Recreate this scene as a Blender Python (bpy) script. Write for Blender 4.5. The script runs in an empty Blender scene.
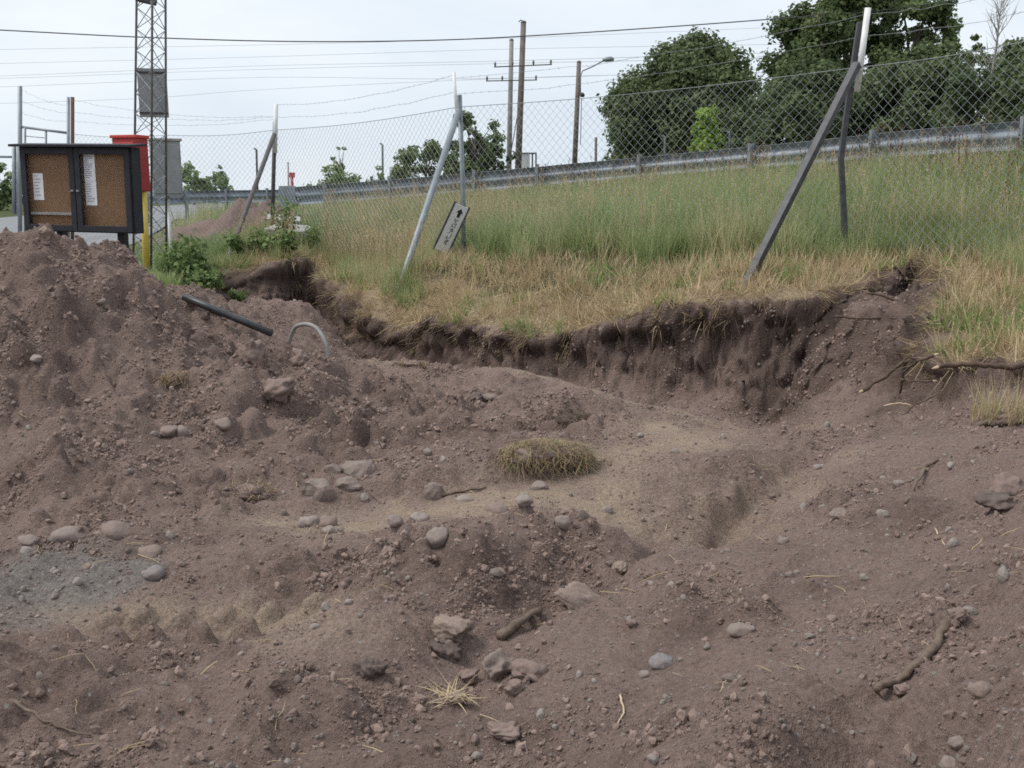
import bpy, bmesh, math, random
import numpy as np
from mathutils import Vector, Matrix, Quaternion
random.seed(7)
SC = bpy.context.scene
COL = SC.collection
R = math.radians
# ------------------------------------------------------------------ camera
CAM_Z, FPX, HORIZON = 1.6, 1000.0, 195.0
PITCH = math.atan((384 - HORIZON) / FPX)
cam = bpy.data.objects.new('camera', bpy.data.cameras.new('camera'))
COL.objects.link(cam)
cam.data.sensor_width = 36.0
cam.data.lens = 36.0 * FPX / 1024.0
cam.data.clip_start = 0.05
cam.data.clip_end = 3000
cam.location = (0, 0, CAM_Z)
cam.rotation_euler = (math.pi / 2 - PITCH, 0, 0)
SC.camera = cam
# ------------------------------------------------------------------ sky and sun (bright overcast)
SUN_EL, SUN_AZ = 58.0, -98.0          # sun high, to the left and a little behind (azimuth from +Y, positive to the right)
world = bpy.data.worlds.new('World'); SC.world = world; world.use_nodes = True
wn, wl = world.node_tree.nodes, world.node_tree.links
wn.clear()
w_out = wn.new('ShaderNodeOutputWorld'); w_bg = wn.new('ShaderNodeBackground')
w_bg.inputs['Strength'].default_value = 0.1
sky = wn.new('ShaderNodeTexSky'); sky.sky_type = 'NISHITA'; sky.sun_disc = False
sky.sun_elevation = R(SUN_EL); sky.sun_rotation = R(SUN_AZ)
sky.air_density = 1.0; sky.dust_density = 2.0; sky.ozone_density = 1.0
w_tc = wn.new('ShaderNodeTexCoord'); w_map = wn.new('ShaderNodeMapping')
w_map.inputs['Scale'].default_value = (1.0, 1.0, 2.6)
w_no = wn.new('ShaderNodeTexNoise'); w_no.inputs['Scale'].default_value = 2.2
w_no.inputs['Detail'].default_value = 7; w_no.inputs['Roughness'].default_value = 0.52
w_no.inputs['Distortion'].default_value = 0.35
w_cr = wn.new('ShaderNodeValToRGB')
w_cr.color_ramp.elements[0].position = 0.30; w_cr.color_ramp.elements[0].color = (4.3, 4.85, 5.5, 1)
w_cr.color_ramp.elements[1].position = 0.66; w_cr.color_ramp.elements[1].color = (5.75, 6.05, 6.3, 1)
w_mx = wn.new('ShaderNodeMix'); w_mx.data_type = 'RGBA'; w_mx.inputs['Factor'].default_value = 0.93
wl.new(w_tc.outputs['Generated'], w_map.inputs['Vector']); wl.new(w_map.outputs[0], w_no.inputs['Vector'])
wl.new(w_no.outputs['Fac'], w_cr.inputs['Fac'])
wl.new(sky.outputs['Color'], w_mx.inputs['A']); wl.new(w_cr.outputs['Color'], w_mx.inputs['B'])
wl.new(w_mx.outputs['Result'], w_bg.inputs['Color']); wl.new(w_bg.outputs[0], w_out.inputs['Surface'])
sun = bpy.data.objects.new('sun', bpy.data.lights.new('sun', 'SUN')); COL.objects.link(sun)
sun.data.energy = 1.5; sun.data.angle = R(22); sun.data.color = (1.0, 0.965, 0.91)
_sd = Vector((math.sin(R(SUN_AZ)) * math.cos(R(SUN_EL)), math.cos(R(SUN_AZ)) * math.cos(R(SUN_EL)), math.sin(R(SUN_EL))))
sun.rotation_euler = _sd.to_track_quat('Z', 'Y').to_euler()
SC.view_settings.view_transform = 'Standard'; SC.view_settings.look = 'None'
SC.view_settings.gamma = 1.0; SC.view_settings.exposure = 0.75
SC.view_settings.use_curve_mapping = False
SC.cycles.use_denoising = False
SC.cycles.max_bounces = 6; SC.cycles.diffuse_bounces = 3; SC.cycles.glossy_bounces = 2
SC.cycles.transmission_bounces = 4; SC.cycles.transparent_max_bounces = 8
SC.cycles.filter_width = 1.7
# ------------------------------------------------------------------ photo geometry helpers (real distances)
_F = np.array([0, math.cos(PITCH), -math.sin(PITCH)]); _U = np.array([0, math.sin(PITCH), math.cos(PITCH)])
_R = np.array([1.0, 0, 0]); _C = np.array([0, 0, CAM_Z])
def ray(px, py):
    return _F + _R * ((px - 512) / FPX) + _U * (-(py - 384) / FPX)
def P(px, py, Y):                      # the point at forward distance Y seen at that place
    d = ray(px, py); return _C + d * (Y / d[1])
def PZ(px, py, z):                     # the point of height z seen at that place
    d = ray(px, py); return _C + d * ((z - CAM_Z) / d[2])
# ------------------------------------------------------------------ numpy noise
def _hash(ix, iy, seed):
    h = (ix.astype(np.int64) * 374761393 + iy.astype(np.int64) * 668265263 + seed * 1442695041) & 0xFFFFFFFF
    h = ((h ^ (h >> 13)) * 1274126177) & 0xFFFFFFFF
    h = ((h ^ (h >> 16)) * 2246822519) & 0xFFFFFFFF
    return ((h ^ (h >> 15)) & 0xFFFFFF) / float(0xFFFFFF)
def perlin(x, y, seed=0):
    ix, iy = np.floor(x), np.floor(y); fx, fy = x - ix, y - iy
    ux, uy = fx * fx * fx * (fx * (fx * 6 - 15) + 10), fy * fy * fy * (fy * (fy * 6 - 15) + 10)
    def g(dx, dy):
        a = _hash(ix + dx, iy + dy, seed) * 2 * np.pi
        return np.cos(a) * (fx - dx) + np.sin(a) * (fy - dy)
    n0 = g(0, 0) * (1 - ux) + g(1, 0) * ux; n1 = g(0, 1) * (1 - ux) + g(1, 1) * ux
    return (n0 * (1 - uy) + n1 * uy) * 1.5
def fbm(x, y, oct=4, seed=0, gain=0.5):
    v = np.zeros_like(x); a, f = 1.0, 1.0
    for k in range(oct):
        v += a * perlin(x * f + 13.7 * k, y * f - 7.1 * k, seed + k); a *= gain; f *= 2.03
    return v
def clods(x, y, cell, seed, fill=0.7):
    """lumpy heaps of broken soil: a few irregular lumps per cell"""
    gx, gy = x / cell, y / cell
    gx = gx + 0.22 * perlin(x / cell * 1.7, y / cell * 1.7, seed + 50); gy = gy + 0.22 * perlin(x / cell * 1.7 + 9, y / cell * 1.7 + 4, seed + 51)
    ix, iy = np.floor(gx), np.floor(gy); out = np.zeros_like(x)
    for dx in (-1, 0, 1):
        for dy in (-1, 0, 1):
            cx, cy = ix + dx, iy + dy
            px = cx + _hash(cx, cy, seed); py = cy + _hash(cx, cy, seed + 1)
            r = 0.22 + 0.42 * _hash(cx, cy, seed + 2) ** 2
            on = _hash(cx, cy, seed + 3) < fill
            ex, ey = gx - px, gy - py
            tilt = (_hash(cx, cy, seed + 4) - .5) * 1.6 * ex / r + (_hash(cx, cy, seed + 5) - .5) * 1.6 * ey / r
            b = np.clip(1 - (ex * ex + ey * ey) / (r * r), 0, 1) ** 0.55 * (1 + 0.6 * tilt) * r * 1.7
            out = np.maximum(out, np.where(on, b, 0))
    return out
def sstep(a, b, x):
    t = np.clip((x - a) / (b - a), 0, 1); return t * t * (3 - 2 * t)
def gauss(x, y, p, rx, ry=None, ang=0.0):
    ry = ry or rx; c, s = math.cos(ang), math.sin(ang); dx, dy = x - p[0], y - p[1]
    return np.exp(-(((c * dx + s * dy) / rx) ** 2 + ((-s * dx + c * dy) / ry) ** 2))
def gauss_px(x, y, a, b, w):           # soft band between two ground points
    ax, ay = a[0], a[1]; bx, by = b[0], b[1]; L2 = (bx - ax) ** 2 + (by - ay) ** 2 + 1e-9
    t = np.clip(((x - ax) * (bx - ax) + (y - ay) * (by - ay)) / L2, 0, 1)
    return np.exp(-((x - ax - t * (bx - ax)) ** 2 + (y - ay - t * (by - ay)) ** 2) / (w * w))
def rbf_fit(pts, c):
    p = np.array(pts, float); n = len(p)
    d = np.sqrt(((p[:, None, :2] - p[None, :, :2]) ** 2).sum(-1) + c * c)
    A = np.zeros((n + 1, n + 1)); A[:n, :n] = -d; A[:n, n] = 1; A[n, :n] = 1
    A[:n, :n] += np.eye(n) * -0.02
    s = np.linalg.solve(A, np.append(p[:, 2], 0)); return p, s, c
def rbf_eval(m, x, y):
    p, s, c = m; v = np.full(x.shape, s[-1])
    for i in range(len(p)):
        v -= s[i] * np.sqrt((x - p[i, 0]) ** 2 + (y - p[i, 1]) ** 2 + c * c)
    return v
# ------------------------------------------------------------------ ground shape
BIG = [(-60, 60, 0), (-30, 40, 0), (-15, 25, 0), (-12, 14, .0), (-20, 10, 0), (-9, 5, 0), (-8, 0, 0), (-60, 0, 0), (-90, 120, 0), (-200, 300, -.5),
       (-10.5, 21, .1), (-8.5, 17.5, .12), (-6.3, 16.3, .15), (-7.5, 13.5, .15), (-10.2, 30, .85), (-14.5, 32, .2),
       (10, 22, 1.8), (5, 26, 1.7), (0, 28, 1.35), (-5.5, 29, .95), (30, 40, 2.2), (0, 60, 1.2), (60, 110, 2.2), (0, 200, .9), (200, 300, 1.5), (0, 600, 0), (-500, 500, 0), (500, 500, 1),
       (30, 5, 1.6), (60, 0, 1.6)]
SHARED = [tuple(P(180, 290, 13.0)), tuple(P(150, 282, 16)), tuple(P(216, 279, 16.6)), tuple(P(205, 292, 12.6)), (-5.6, 11.5, .2), (-8.0, 11, .1), (-5.0, 10.2, .25)]
NEAR = [tuple(PZ(*a)) for a in [
    (0, 768, .03), (150, 768, .02), (300, 768, .04), (420, 768, .09), (0, 690, .06), (100, 700, .02), (0, 650, .05), (220, 700, .02), (350, 700, .01),
    (60, 605, -.03), (150, 622, -.04), (280, 618, -.03), (400, 650, 0), (450, 640, .04), (0, 560, 0), (100, 560, 0), (200, 560, .02), (300, 575, .0),
    (420, 575, .06), (500, 570, .06), (560, 590, .02), (330, 522, 0), (450, 512, 0), (550, 505, 0), (640, 505, -.04), (620, 452, .0), (600, 420, .01),
    (610, 545, .05), (660, 440, .0), (720, 430, -.02), (680, 490, .0), (760, 450, .0), (700, 520, -.10),
    (450, 705, -.03), (520, 655, -.05), (590, 612, -.08), (670, 560, -.10), (750, 500, -.06), (820, 458, .0),
    (600, 768, .2), (760, 768, .38), (900, 768, .52), (1024, 768, .65), (560, 700, .07), (660, 680, .14), (800, 680, .33), (920, 680, .47), (1024, 680, .6),
    (680, 600, .04), (770, 600, .16), (880, 600, .32), (1024, 600, .52), (830, 520, .08), (930, 520, .25), (1024, 520, .42),
    (870, 455, .06), (950, 440, .16), (1024, 440, .3), (1000, 414, .22), (930, 418, .08), (880, 428, .03)]]
NEAR += [tuple(P(*a)) for a in [
    (45, 241, 8.0), (0, 262, 7.6), (-90, 292, 7.4), (100, 259, 8.1), (160, 289, 8.5), (215, 309, 9.2), (270, 334, 9.8), (330, 356, 10.0), (420, 366, 9.6),
    (520, 377, 9.2), (600, 396, 8.8), (700, 416, 8.2), (790, 441, 7.6),
    (45, 300, 7.2), (0, 330, 6.9), (100, 330, 7.1), (60, 400, 6.2), (0, 440, 5.8), (150, 400, 6.5), (60, 470, 5.4), (0, 500, 5.2), (200, 345, 7.7), (200, 420, 6.4),
    (160, 480, 5.5), (250, 370, 7.7), (300, 362, 8.5), (300, 420, 6.8), (260, 470, 5.8), (380, 392, 8.0), (380, 440, 6.6), (430, 395, 8.2), (400, 470, 5.95),
    (480, 400, 7.9), (500, 440, 6.6), (545, 432, 6.8), (350, 470, 6.0)]]
NEAR += [(1.6, 1.0, .75), (2.6, 2.6, .9), (3.6, 4.5, .75), (4.8, 5.6, .5), (-1.5, .8, .05), (0, .9, .06), (.6, .9, .35), (0, -3, .1), (3, -3, .8), (-4, 0, .1), (8, 3, 1.0),
         (-4.0, 9.6, .7), (-3.2, 10.6, .45), (-2.2, 11.0, .3), (-5.6, 8.0, .9), (-7, 6.5, .3)]
EDGE_PX = [(208, 276, 16.6), (236, 268, 15.9), (272, 263, 15.6), (300, 262, 15.8), (312, 262, 16.4), (322, 268, 15.9), (345, 288, 14.2), (372, 312, 12.9), (398, 326, 12.3),
           (440, 321, 11.8), (500, 328, 11.1), (560, 334, 10.4), (620, 318, 10.1), (690, 303, 9.75), (745, 298, 9.5), (805, 298, 9.2), (838, 285, 9.5), (880, 270, 10.0), (925, 266, 10.1),
           (956, 285, 9.1), (952, 335, 7.75), (950, 362, 7.25), (1024, 367, 6.7), (1150, 372, 6.2), (1350, 380, 5.4)]
EDGE = [tuple(P(*a)) for a in EDGE_PX]
# floor of the cut, 0.7 m in front of its edge
def trench(p, dx, dy, z): NEAR.append((p[0] + dx, p[1] + dy, z))
for a, z in [((398, 12.3), -.55), ((440, 11.8), -.5), ((500, 11.1), -.45), ((560, 10.4), -.4), ((620, 10.1), -.4), ((690, 9.75), -.38), ((745, 9.5), -.36), ((805, 9.2), -.34)]:
    q = P(a[0], 300, a[1]); trench(q, -.15, -.38, z + .05); trench(q, -.32, -.75, z)
for q, z in [((-2.55, 13.7), -.55), ((-3.1, 14.6), -.6), ((-3.35, 15.5), -.5), ((-2.6, 12.6), -.5), ((-3.9, 15.0), -.1), ((-4.7, 15.3), .0), ((-4.4, 14.2), .12), ((-3.7, 13.4), .0), ((-3.5, 12.0), .1)]:
    NEAR.append((q[0], q[1], z))
q = P(870, 405, 7.7); NEAR.append(tuple(q)); q = P(905, 350, 8.4); NEAR.append(tuple(q)); q = P(930, 400, 7.3); NEAR.append(tuple(q)); q = P(900, 305, 9.3); NEAR.append(tuple(q)); q = P(850, 330, 8.8); NEAR.append(tuple(q))
q = P(1000, 405, 6.45); NEAR.append(tuple(q)); NEAR.append((4.4, 5.9, .1))
POSTS = {'a': P(845, 258, 11.0), 'b': P(463, 258, 14.3), 'c': P(272, 244, 18.5)}
FEET = {'a': P(747, 284, 9.8), 'b': P(398, 293, 13.0), 'c': P(222, 276, 17.0)}
RAIL = [(7.6, 9.0, 2.47), (6.55, 12.2, 2.50), (5.75, 14.9, 2.52), (4.55, 16.9, 2.44), (2.5, 19.0, 2.30), (-.2, 20.0, 2.08), (-2.4, 20.3, 1.90), (-4.35, 20.4, 1.76)]
BANK = EDGE + [tuple(v) for v in POSTS.values()] + [tuple(v) for v in FEET.values()]
BANK += [(a, b, c - .78) for a, b, c in RAIL] + [tuple(P(*a)) for a in [(1000, 290, 8.7), (960, 272, 9.6), (620, 268, 11.9), (540, 275, 12.3), (690, 268, 11.2), (560, 305, 11.2), (790, 275, 10.1)]]
BANK += [(6.4, 9.0, 1.1), (9, 7, 1.2), (7.5, 5, .9), (1.4, 15.5, 1.1), (-2.6, 18.2, .9), (-3.9, 17.2, .6), (4.9, 12.4, 1.35)]
NEARM = rbf_fit(NEAR + SHARED + BIG[:16] + BIG[-6:], 0.30)
BANKM = rbf_fit(BANK + SHARED + BIG, 0.45)
EX = np.array([(-400, 60), (-30, 19.5), (-10, 17.4)] + [(e[0], e[1]) for e in EDGE] + [(12, 3.5), (400, -60)])
POLY = np.vstack([EX, [(2000, -60), (2000, 3000), (-2000, 3000), (-2000, 60)]])
def edge_dist(x, y):
    dm = np.full(x.shape, 1e9)
    for i in range(len(EX) - 1):
        ax, ay = EX[i]; bx, by = EX[i + 1]; L2 = (bx - ax) ** 2 + (by - ay) ** 2
        t = np.clip(((x - ax) * (bx - ax) + (y - ay) * (by - ay)) / L2, 0, 1)
        dm = np.minimum(dm, (x - ax - t * (bx - ax)) ** 2 + (y - ay - t * (by - ay)) ** 2)
    inside = np.zeros(x.shape, bool); n = len(POLY)
    for i in range(n):
        x1, y1 = POLY[i]; x2, y2 = POLY[(i + 1) % n]
        if y1 == y2: continue
        inside ^= ((y1 > y) != (y2 > y)) & (x < (x2 - x1) * (y - y1) / (y2 - y1) + x1)
    return np.where(inside, 1, -1) * np.sqrt(dm)
def geo(start, stop, step, g):
    v, s, out = start, step, []
    while abs(v - start) < abs(stop - start):
        v += s * (1 if stop > start else -1); s *= g; out.append(v)
    return out
xs = np.array(geo(-5.7, -900, .03, 1.085)[::-1] + list(np.arange(-5.7, 4.7, .018)) + geo(4.7, 900, .03, 1.085))
ys = np.array([-60, -25, -10, -4, -1.5, 0, .6, 1.0] + list(np.arange(1.2, 5.5, .0135)) + list(np.arange(5.5, 13.6, .0235)) + list(np.arange(13.6, 17.3, .032)) + geo(17.3, 1800, .04, 1.06))
GX, GY = np.meshgrid(xs, ys)
def near_fade(x, y): return sstep(40, 14, np.hypot(x, y))
dE = edge_dist(GX, GY)
asph = sstep(.5, 0, np.abs(GX + 17 - (GY - 25) * -.10) - 8.5) * sstep(15.0, 16.0, GY) * sstep(150, 120, GY)
rgh = near_fade(GX, GY) * (1 - asph)
dE = dE + rgh * (0.10 * fbm(GX / .55, GY / .55, 4, 11) + 0.05 * fbm(GX / .13, GY / .13, 2, 12))
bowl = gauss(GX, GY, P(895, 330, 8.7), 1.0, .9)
lefthole = gauss(GX, GY, (-4.3, 15.5), .75, .7)
wface = 0.34 + .75 * lefthole + .2 * fbm(GX / 1.3, GY / 1.3, 2, 14) * rgh + .5 * bowl
tface = sstep(-np.maximum(wface, .16), 0.0, dE)
ZN = rbf_eval(NEARM, GX, GY); ZB = rbf_eval(BANKM, GX, GY)
# --- soil character masks (what the ground is made of)
def g(px, py, z=0.0): return PZ(px, py, z)
onbank = sstep(-.06, .06, dE)
soil = (1 - onbank)
pathm = np.clip(gauss_px(GX, GY, g(330, 522), g(560, 500), .42) + gauss_px(GX, GY, g(560, 500), g(690, 425), .45) + gauss_px(GX, GY, P(520, 378, 9.1), P(790, 440, 7.6), .42)
                + .6 * gauss_px(GX, GY, g(640, 545), g(790, 462), .14) + .5 * gauss_px(GX, GY, g(700, 560), g(850, 462), .2) + .9 * gauss_px(GX, GY, g(60, 605), g(330, 610), .18) + .7 * gauss_px(GX, GY, P(230, 312, 9.4), P(420, 368, 9.5), .35) + .55 * gauss_px(GX, GY, g(300, 655), g(380, 640), .25), 0, 1)
gravel = np.clip(1.3 * gauss_px(GX, GY, g(-60, 590), g(60, 578), .30) + .8 * gauss_px(GX, GY, g(100, 585), g(140, 575), .12) + .5 * gauss_px(GX, GY, g(-20, 625), g(30, 620), .12), 0, 1)
rightpile = sstep(-.15, .5, (GX - .2) * .75 - (GY - 4.0) * .42) * sstep(7.2, 6.2, GY)
leftpile = np.clip(gauss(GX, GY, P(45, 300, 7.3), 1.9, 1.6) * 1.2 + gauss(GX, GY, P(350, 420, 7.0), 1.5, 1.0), 0, 1)
patch = fbm(GX / .9, GY / .9, 3, 21)
scarp = gauss_px(GX, GY, g(770, 480), g(660, 545), .22)
rough = np.clip(.66 + .5 * scarp + .45 * leftpile + .35 * patch - .28 * rightpile - .75 * pathm - .4 * gravel, .06, 1.2) * (1 - .45 * onbank)
# --- relief
disp = .050 * fbm(GX / .75, GY / .75, 4, 31) * (0.4 + .6 * rough)
disp += .032 * fbm(GX / .17, GY / .17, 3, 37) * (.25 + .75 * rough)
near_f = sstep(16, 11, GY) * sstep(9, 6, np.abs(GX))
lump = clods(GX, GY, .42, 41, .6) * (.10 + .10 * leftpile) * np.clip(rough * 1.3 - .45, 0, 1) + clods(GX, GY, .19, 45, .8) * (.085 + .05 * leftpile) * np.clip(rough * 1.25 - .15, 0, 1) * (.45 + .55 * sstep(-.3, .4, fbm(GX / .6, GY / .6, 2, 47)))
lump += clods(GX, GY, .085, 53, .85) * .075 * np.clip(rough * 1.2 - .02, 0.1, 1) * sstep(-.45, .5, fbm(GX / .4, GY / .4, 2, 57))
# machine-track lug prints pressed into the soft mud
lug = np.zeros_like(GX); ta, tb = g(75, 622), g(285, 608)
tdx, tdy = tb[0] - ta[0], tb[1] - ta[1]; tl = math.hypot(tdx, tdy)
uu = ((GX - ta[0]) * tdx + (GY - ta[1]) * tdy) / tl; vv = (-(GX - ta[0]) * tdy + (GY - ta[1]) * tdx) / tl
for k in range(6):
    for s in (-1, 1):
        c = k * tl / 5 + (.08 if s > 0 else 0) + random.uniform(-.025, .025); du = uu - c - s * (vv - s * .07) * .35; dv = vv - s * .08
        lug = np.maximum(lug, np.clip(1 - (du / .048) ** 2 - (dv / .07) ** 2, 0, 1) ** .45 * random.uniform(.45, 1.0))
trk = np.exp(-(vv / .16) ** 4) * sstep(-.15, .05, uu) * sstep(tl + .2, tl - .05, uu)
lump *= (1 - .85 * trk); disp *= (1 - .5 * trk)
# dragging streaks down the right heap
rs = rightpile * .016 * fbm((GX * .8 + GY * .6) / .09, (GX * .6 - GY * .8) / .7, 3, 61)
def band_step(pts, rise, a, b_, fade):
    q = [(v[0], v[1]) for v in pts]; d = np.full(GX.shape, 1e9); sg = np.ones(GX.shape); tt = np.zeros(GX.shape); m = len(q) - 1
    for i in range(m):
        (ax, ay), (cx, cy) = q[i], q[i + 1]; L2 = (cx - ax) ** 2 + (cy - ay) ** 2; t = np.clip(((GX - ax) * (cx - ax) + (GY - ay) * (cy - ay)) / L2, 0, 1)
        ex, ey = GX - ax - t * (cx - ax), GY - ay - t * (cy - ay); dd = np.hypot(ex, ey); s = np.sign((cx - ax) * ey - (cy - ay) * ex); k = dd < d
        d = np.where(k, dd, d); sg = np.where(k, s, sg); tt = np.where(k, (i + t) / m, tt)
    ds = d * sg + .07 * fbm(GX / .3, GY / .3, 3, 65)
    return rise * sstep(a, b_, ds) * np.exp(-(np.maximum(ds, 0) / fade) ** 2) * np.sin(np.pi * np.clip(tt, 0, 1)) ** .6
ZN = ZN + band_step([g(815, 444), g(770, 468), g(735, 487), g(700, 503), g(665, 520), g(650, 548), g(600, 566)], -.13, -.03, .10, .42)
ZN = ZN + band_step([g(880, 436), g(820, 463), g(770, 492), g(720, 526), g(660, 567), g(590, 612), g(520, 657), g(430, 722)], .13, -.025, .06, .75)
ZN = ZN + band_step([g(290, 508), g(370, 496), g(430, 492), g(500, 482), g(560, 478), g(596, 456), g(606, 425)], .13, -.03, .16, .75)
Z = ZN * (1 - tface) + ZB * tface
Z = Z + rgh * (disp + near_f * lump * (1 - .6 * onbank) + near_f * rs) + near_f * (trk * -.025 + lug * .10)
# far heap of soil behind the fence
HEAP = P(225, 232, 21.5)
Z = Z + (.40 * gauss(GX, GY, HEAP, 1.7, 1.0) + .34 * gauss(GX, GY, (HEAP[0] + .9, HEAP[1] - .2), .7, .6)) * (1 + .4 * fbm(GX / .6, GY / .6, 4, 71))
heapm = np.clip(1.6 * gauss(GX, GY, HEAP, 1.4, 1.0) + .9 * gauss(GX, GY, (HEAP[0] + .9, HEAP[1] - .2), .8, .7), 0, 1)
# overhanging sod lip and ragged face: move face points sideways
gy_, gx_ = np.gradient(edge_dist(GX, GY), ys, xs)
nl = np.hypot(gx_, gy_) + 1e-6; gx_, gy_ = gx_ / nl, gy_ / nl
drop = np.clip((ZB - ZN) / .4, 0, 1) * rgh
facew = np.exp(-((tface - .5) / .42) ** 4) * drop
lip = sstep(.55, .93, tface) * sstep(.35, .0, dE) * drop
push = lip * (.11 + .09 * fbm(GX / .3, GY / .3, 3, 81)) + facew * (.10 * fbm((GX - GY) / .22, Z / .16, 3, 83) + .055 * clods((GX - GY), Z * 1.3, .2, 87, .8))
VX, VY = GX - gx_ * push, GY - gy_ * push
# --- what grows and lies where
veg = onbank * sstep(.45, 1.0, dE + .25 * fbm(GX / .5, GY / .5, 2, 91)) * (1 - .9 * heapm)
trench_l = gauss(GX, GY, (-3.6, 14.6), 1.25, 1.5)
left_grow = (1 - np.clip(1.5 * trench_l * soil, 0, 1)) * sstep(11.5, 13.2, GY + .6 * fbm(GX / .8, GY / .8, 2, 93)) * sstep(-3.6, -4.6, GX)
veg = np.maximum(veg, left_grow * (1 - heapm) * .9)
straw = onbank * sstep(-.05, .12, dE) * (1 - veg) * sstep(26, 18, GY)
veg = np.clip(veg + sstep(14, 20, GY), 0, 1) * (1 - heapm) * (1 - asph) * (1 - np.clip(1.6 * facew, 0, 1)); straw = straw * (1 - heapm) * (1 - np.clip(1.6 * facew, 0, 1))
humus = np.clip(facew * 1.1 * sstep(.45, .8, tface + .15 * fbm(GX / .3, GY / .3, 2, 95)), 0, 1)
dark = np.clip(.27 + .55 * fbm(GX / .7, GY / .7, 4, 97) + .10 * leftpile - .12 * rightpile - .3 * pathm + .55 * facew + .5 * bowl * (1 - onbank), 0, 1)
sand = np.clip(pathm * (.75 + .5 * fbm(GX / .35, GY / .35, 3, 99)) + .25 * sstep(.2, .7, fbm(GX / .5, GY / .5, 3, 101)), 0, 1) * (1 - facew) * soil
NYg, NXg = GX.shape
def bil(A, x, y):
    x = np.atleast_1d(np.asarray(x, float)); y = np.atleast_1d(np.asarray(y, float))
    i = np.clip(np.searchsorted(xs, x) - 1, 0, NXg - 2); j = np.clip(np.searchsorted(ys, y) - 1, 0, NYg - 2)
    fx = np.clip((x - xs[i]) / (xs[i + 1] - xs[i]), 0, 1); fy = np.clip((y - ys[j]) / (ys[j + 1] - ys[j]), 0, 1)
    return (A[j, i] * (1 - fx) + A[j, i + 1] * fx) * (1 - fy) + (A[j + 1, i] * (1 - fx) + A[j + 1, i + 1] * fx) * fy
def H(x, y): return float(bil(Z, x, y)[0])
def HIT(px, py, y0=1.3, y1=60):        # where the line of sight to that place first meets the ground
    d = ray(px, py); Y = np.arange(y0, y1, .01); t = Y / d[1]
    z = CAM_Z + d[2] * t; h = bil(Z, d[0] * t, Y); k = np.argmax(z <= h)
    if not (z[k] <= h[k]): k = len(Y) - 1
    return Vector((d[0] * t[k], Y[k], h[k]))
def NRM(x, y, e=.06):
    return Vector((H(x - e, y) - H(x + e, y), H(x, y - e) - H(x, y + e), 2 * e)).normalized()
# ------------------------------------------------------------------ materials
def new_mat(name):
    m = bpy.data.materials.new(name); m.use_nodes = True
    nt = m.node_tree; b = nt.nodes['Principled BSDF']; return m, nt.nodes, nt.links, b
def noise(n, l, scale, detail=4, rough=.55, vec=None, coord='Object'):
    t = n.new('ShaderNodeTexNoise'); t.inputs['Scale'].default_value = scale; t.inputs['Detail'].default_value = detail; t.inputs['Roughness'].default_value = rough
    if vec is None:
        tc = n.new('ShaderNodeTexCoord'); vec = tc.outputs[coord]
    l.new(vec, t.inputs['Vector']); return t
def ramp(n, l, src, stops):
    r = n.new('ShaderNodeValToRGB'); e = r.color_ramp.elements
    while len(e) < len(stops): e.new(0.5)
    for k, (p, c) in enumerate(stops): e[k].position = p; e[k].color = (*c, 1) if len(c) == 3 else c
    l.new(src, r.inputs['Fac']); return r
def mixc(n, l, a, b, fac, mode='MIX'):
    m = n.new('ShaderNodeMix'); m.data_type = 'RGBA'; m.blend_type = mode
    for s, v in (('A', a), ('B', b)):
        if isinstance(v, tuple): m.inputs[s].default_value = (*v, 1)
        else: l.new(v, m.inputs[s])
    if isinstance(fac, float): m.inputs['Factor'].default_value = fac
    else: l.new(fac, m.inputs['Factor'])
    return m.outputs['Result']
def mathn(n, l, op, a, b=None):
    m = n.new('ShaderNodeMath'); m.operation = op
    for i, v in enumerate((a, b)):
        if v is None: continue
        if isinstance(v, (int, float)): m.inputs[i].default_value = v
        else: l.new(v, m.inputs[i])
    return m.outputs[0]
def attr(n, name):
    a = n.new('ShaderNodeAttribute'); a.attribute_name = name; return a
def worn(name, c1, c2, rough=.7, metal=0.0, scale=12, bump=.15, coord='Object'):
    m, n, l, b = new_mat(name); t = noise(n, l, scale, 6, .6, coord=coord)
    r = ramp(n, l, t.outputs['Fac'], [(.3, c1), (.7, c2)]); l.new(r.outputs[0], b.inputs['Base Color'])
    b.inputs['Roughness'].default_value = rough; b.inputs['Metallic'].default_value = metal
    if bump:
        t2 = noise(n, l, scale * 5, 4, .6, coord=coord); bp = n.new('ShaderNodeBump'); bp.inputs['Strength'].default_value = bump; bp.inputs['Distance'].default_value = .01
        l.new(t2.outputs['Fac'], bp.inputs['Height']); l.new(bp.outputs[0], b.inputs['Normal'])
    return m
SOIL_DRY, SOIL_DARK, SAND, GRAVEL = (.270, .197, .170), (.157, .113, .097), (.385, .298, .230), (.225, .205, .190)
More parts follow.
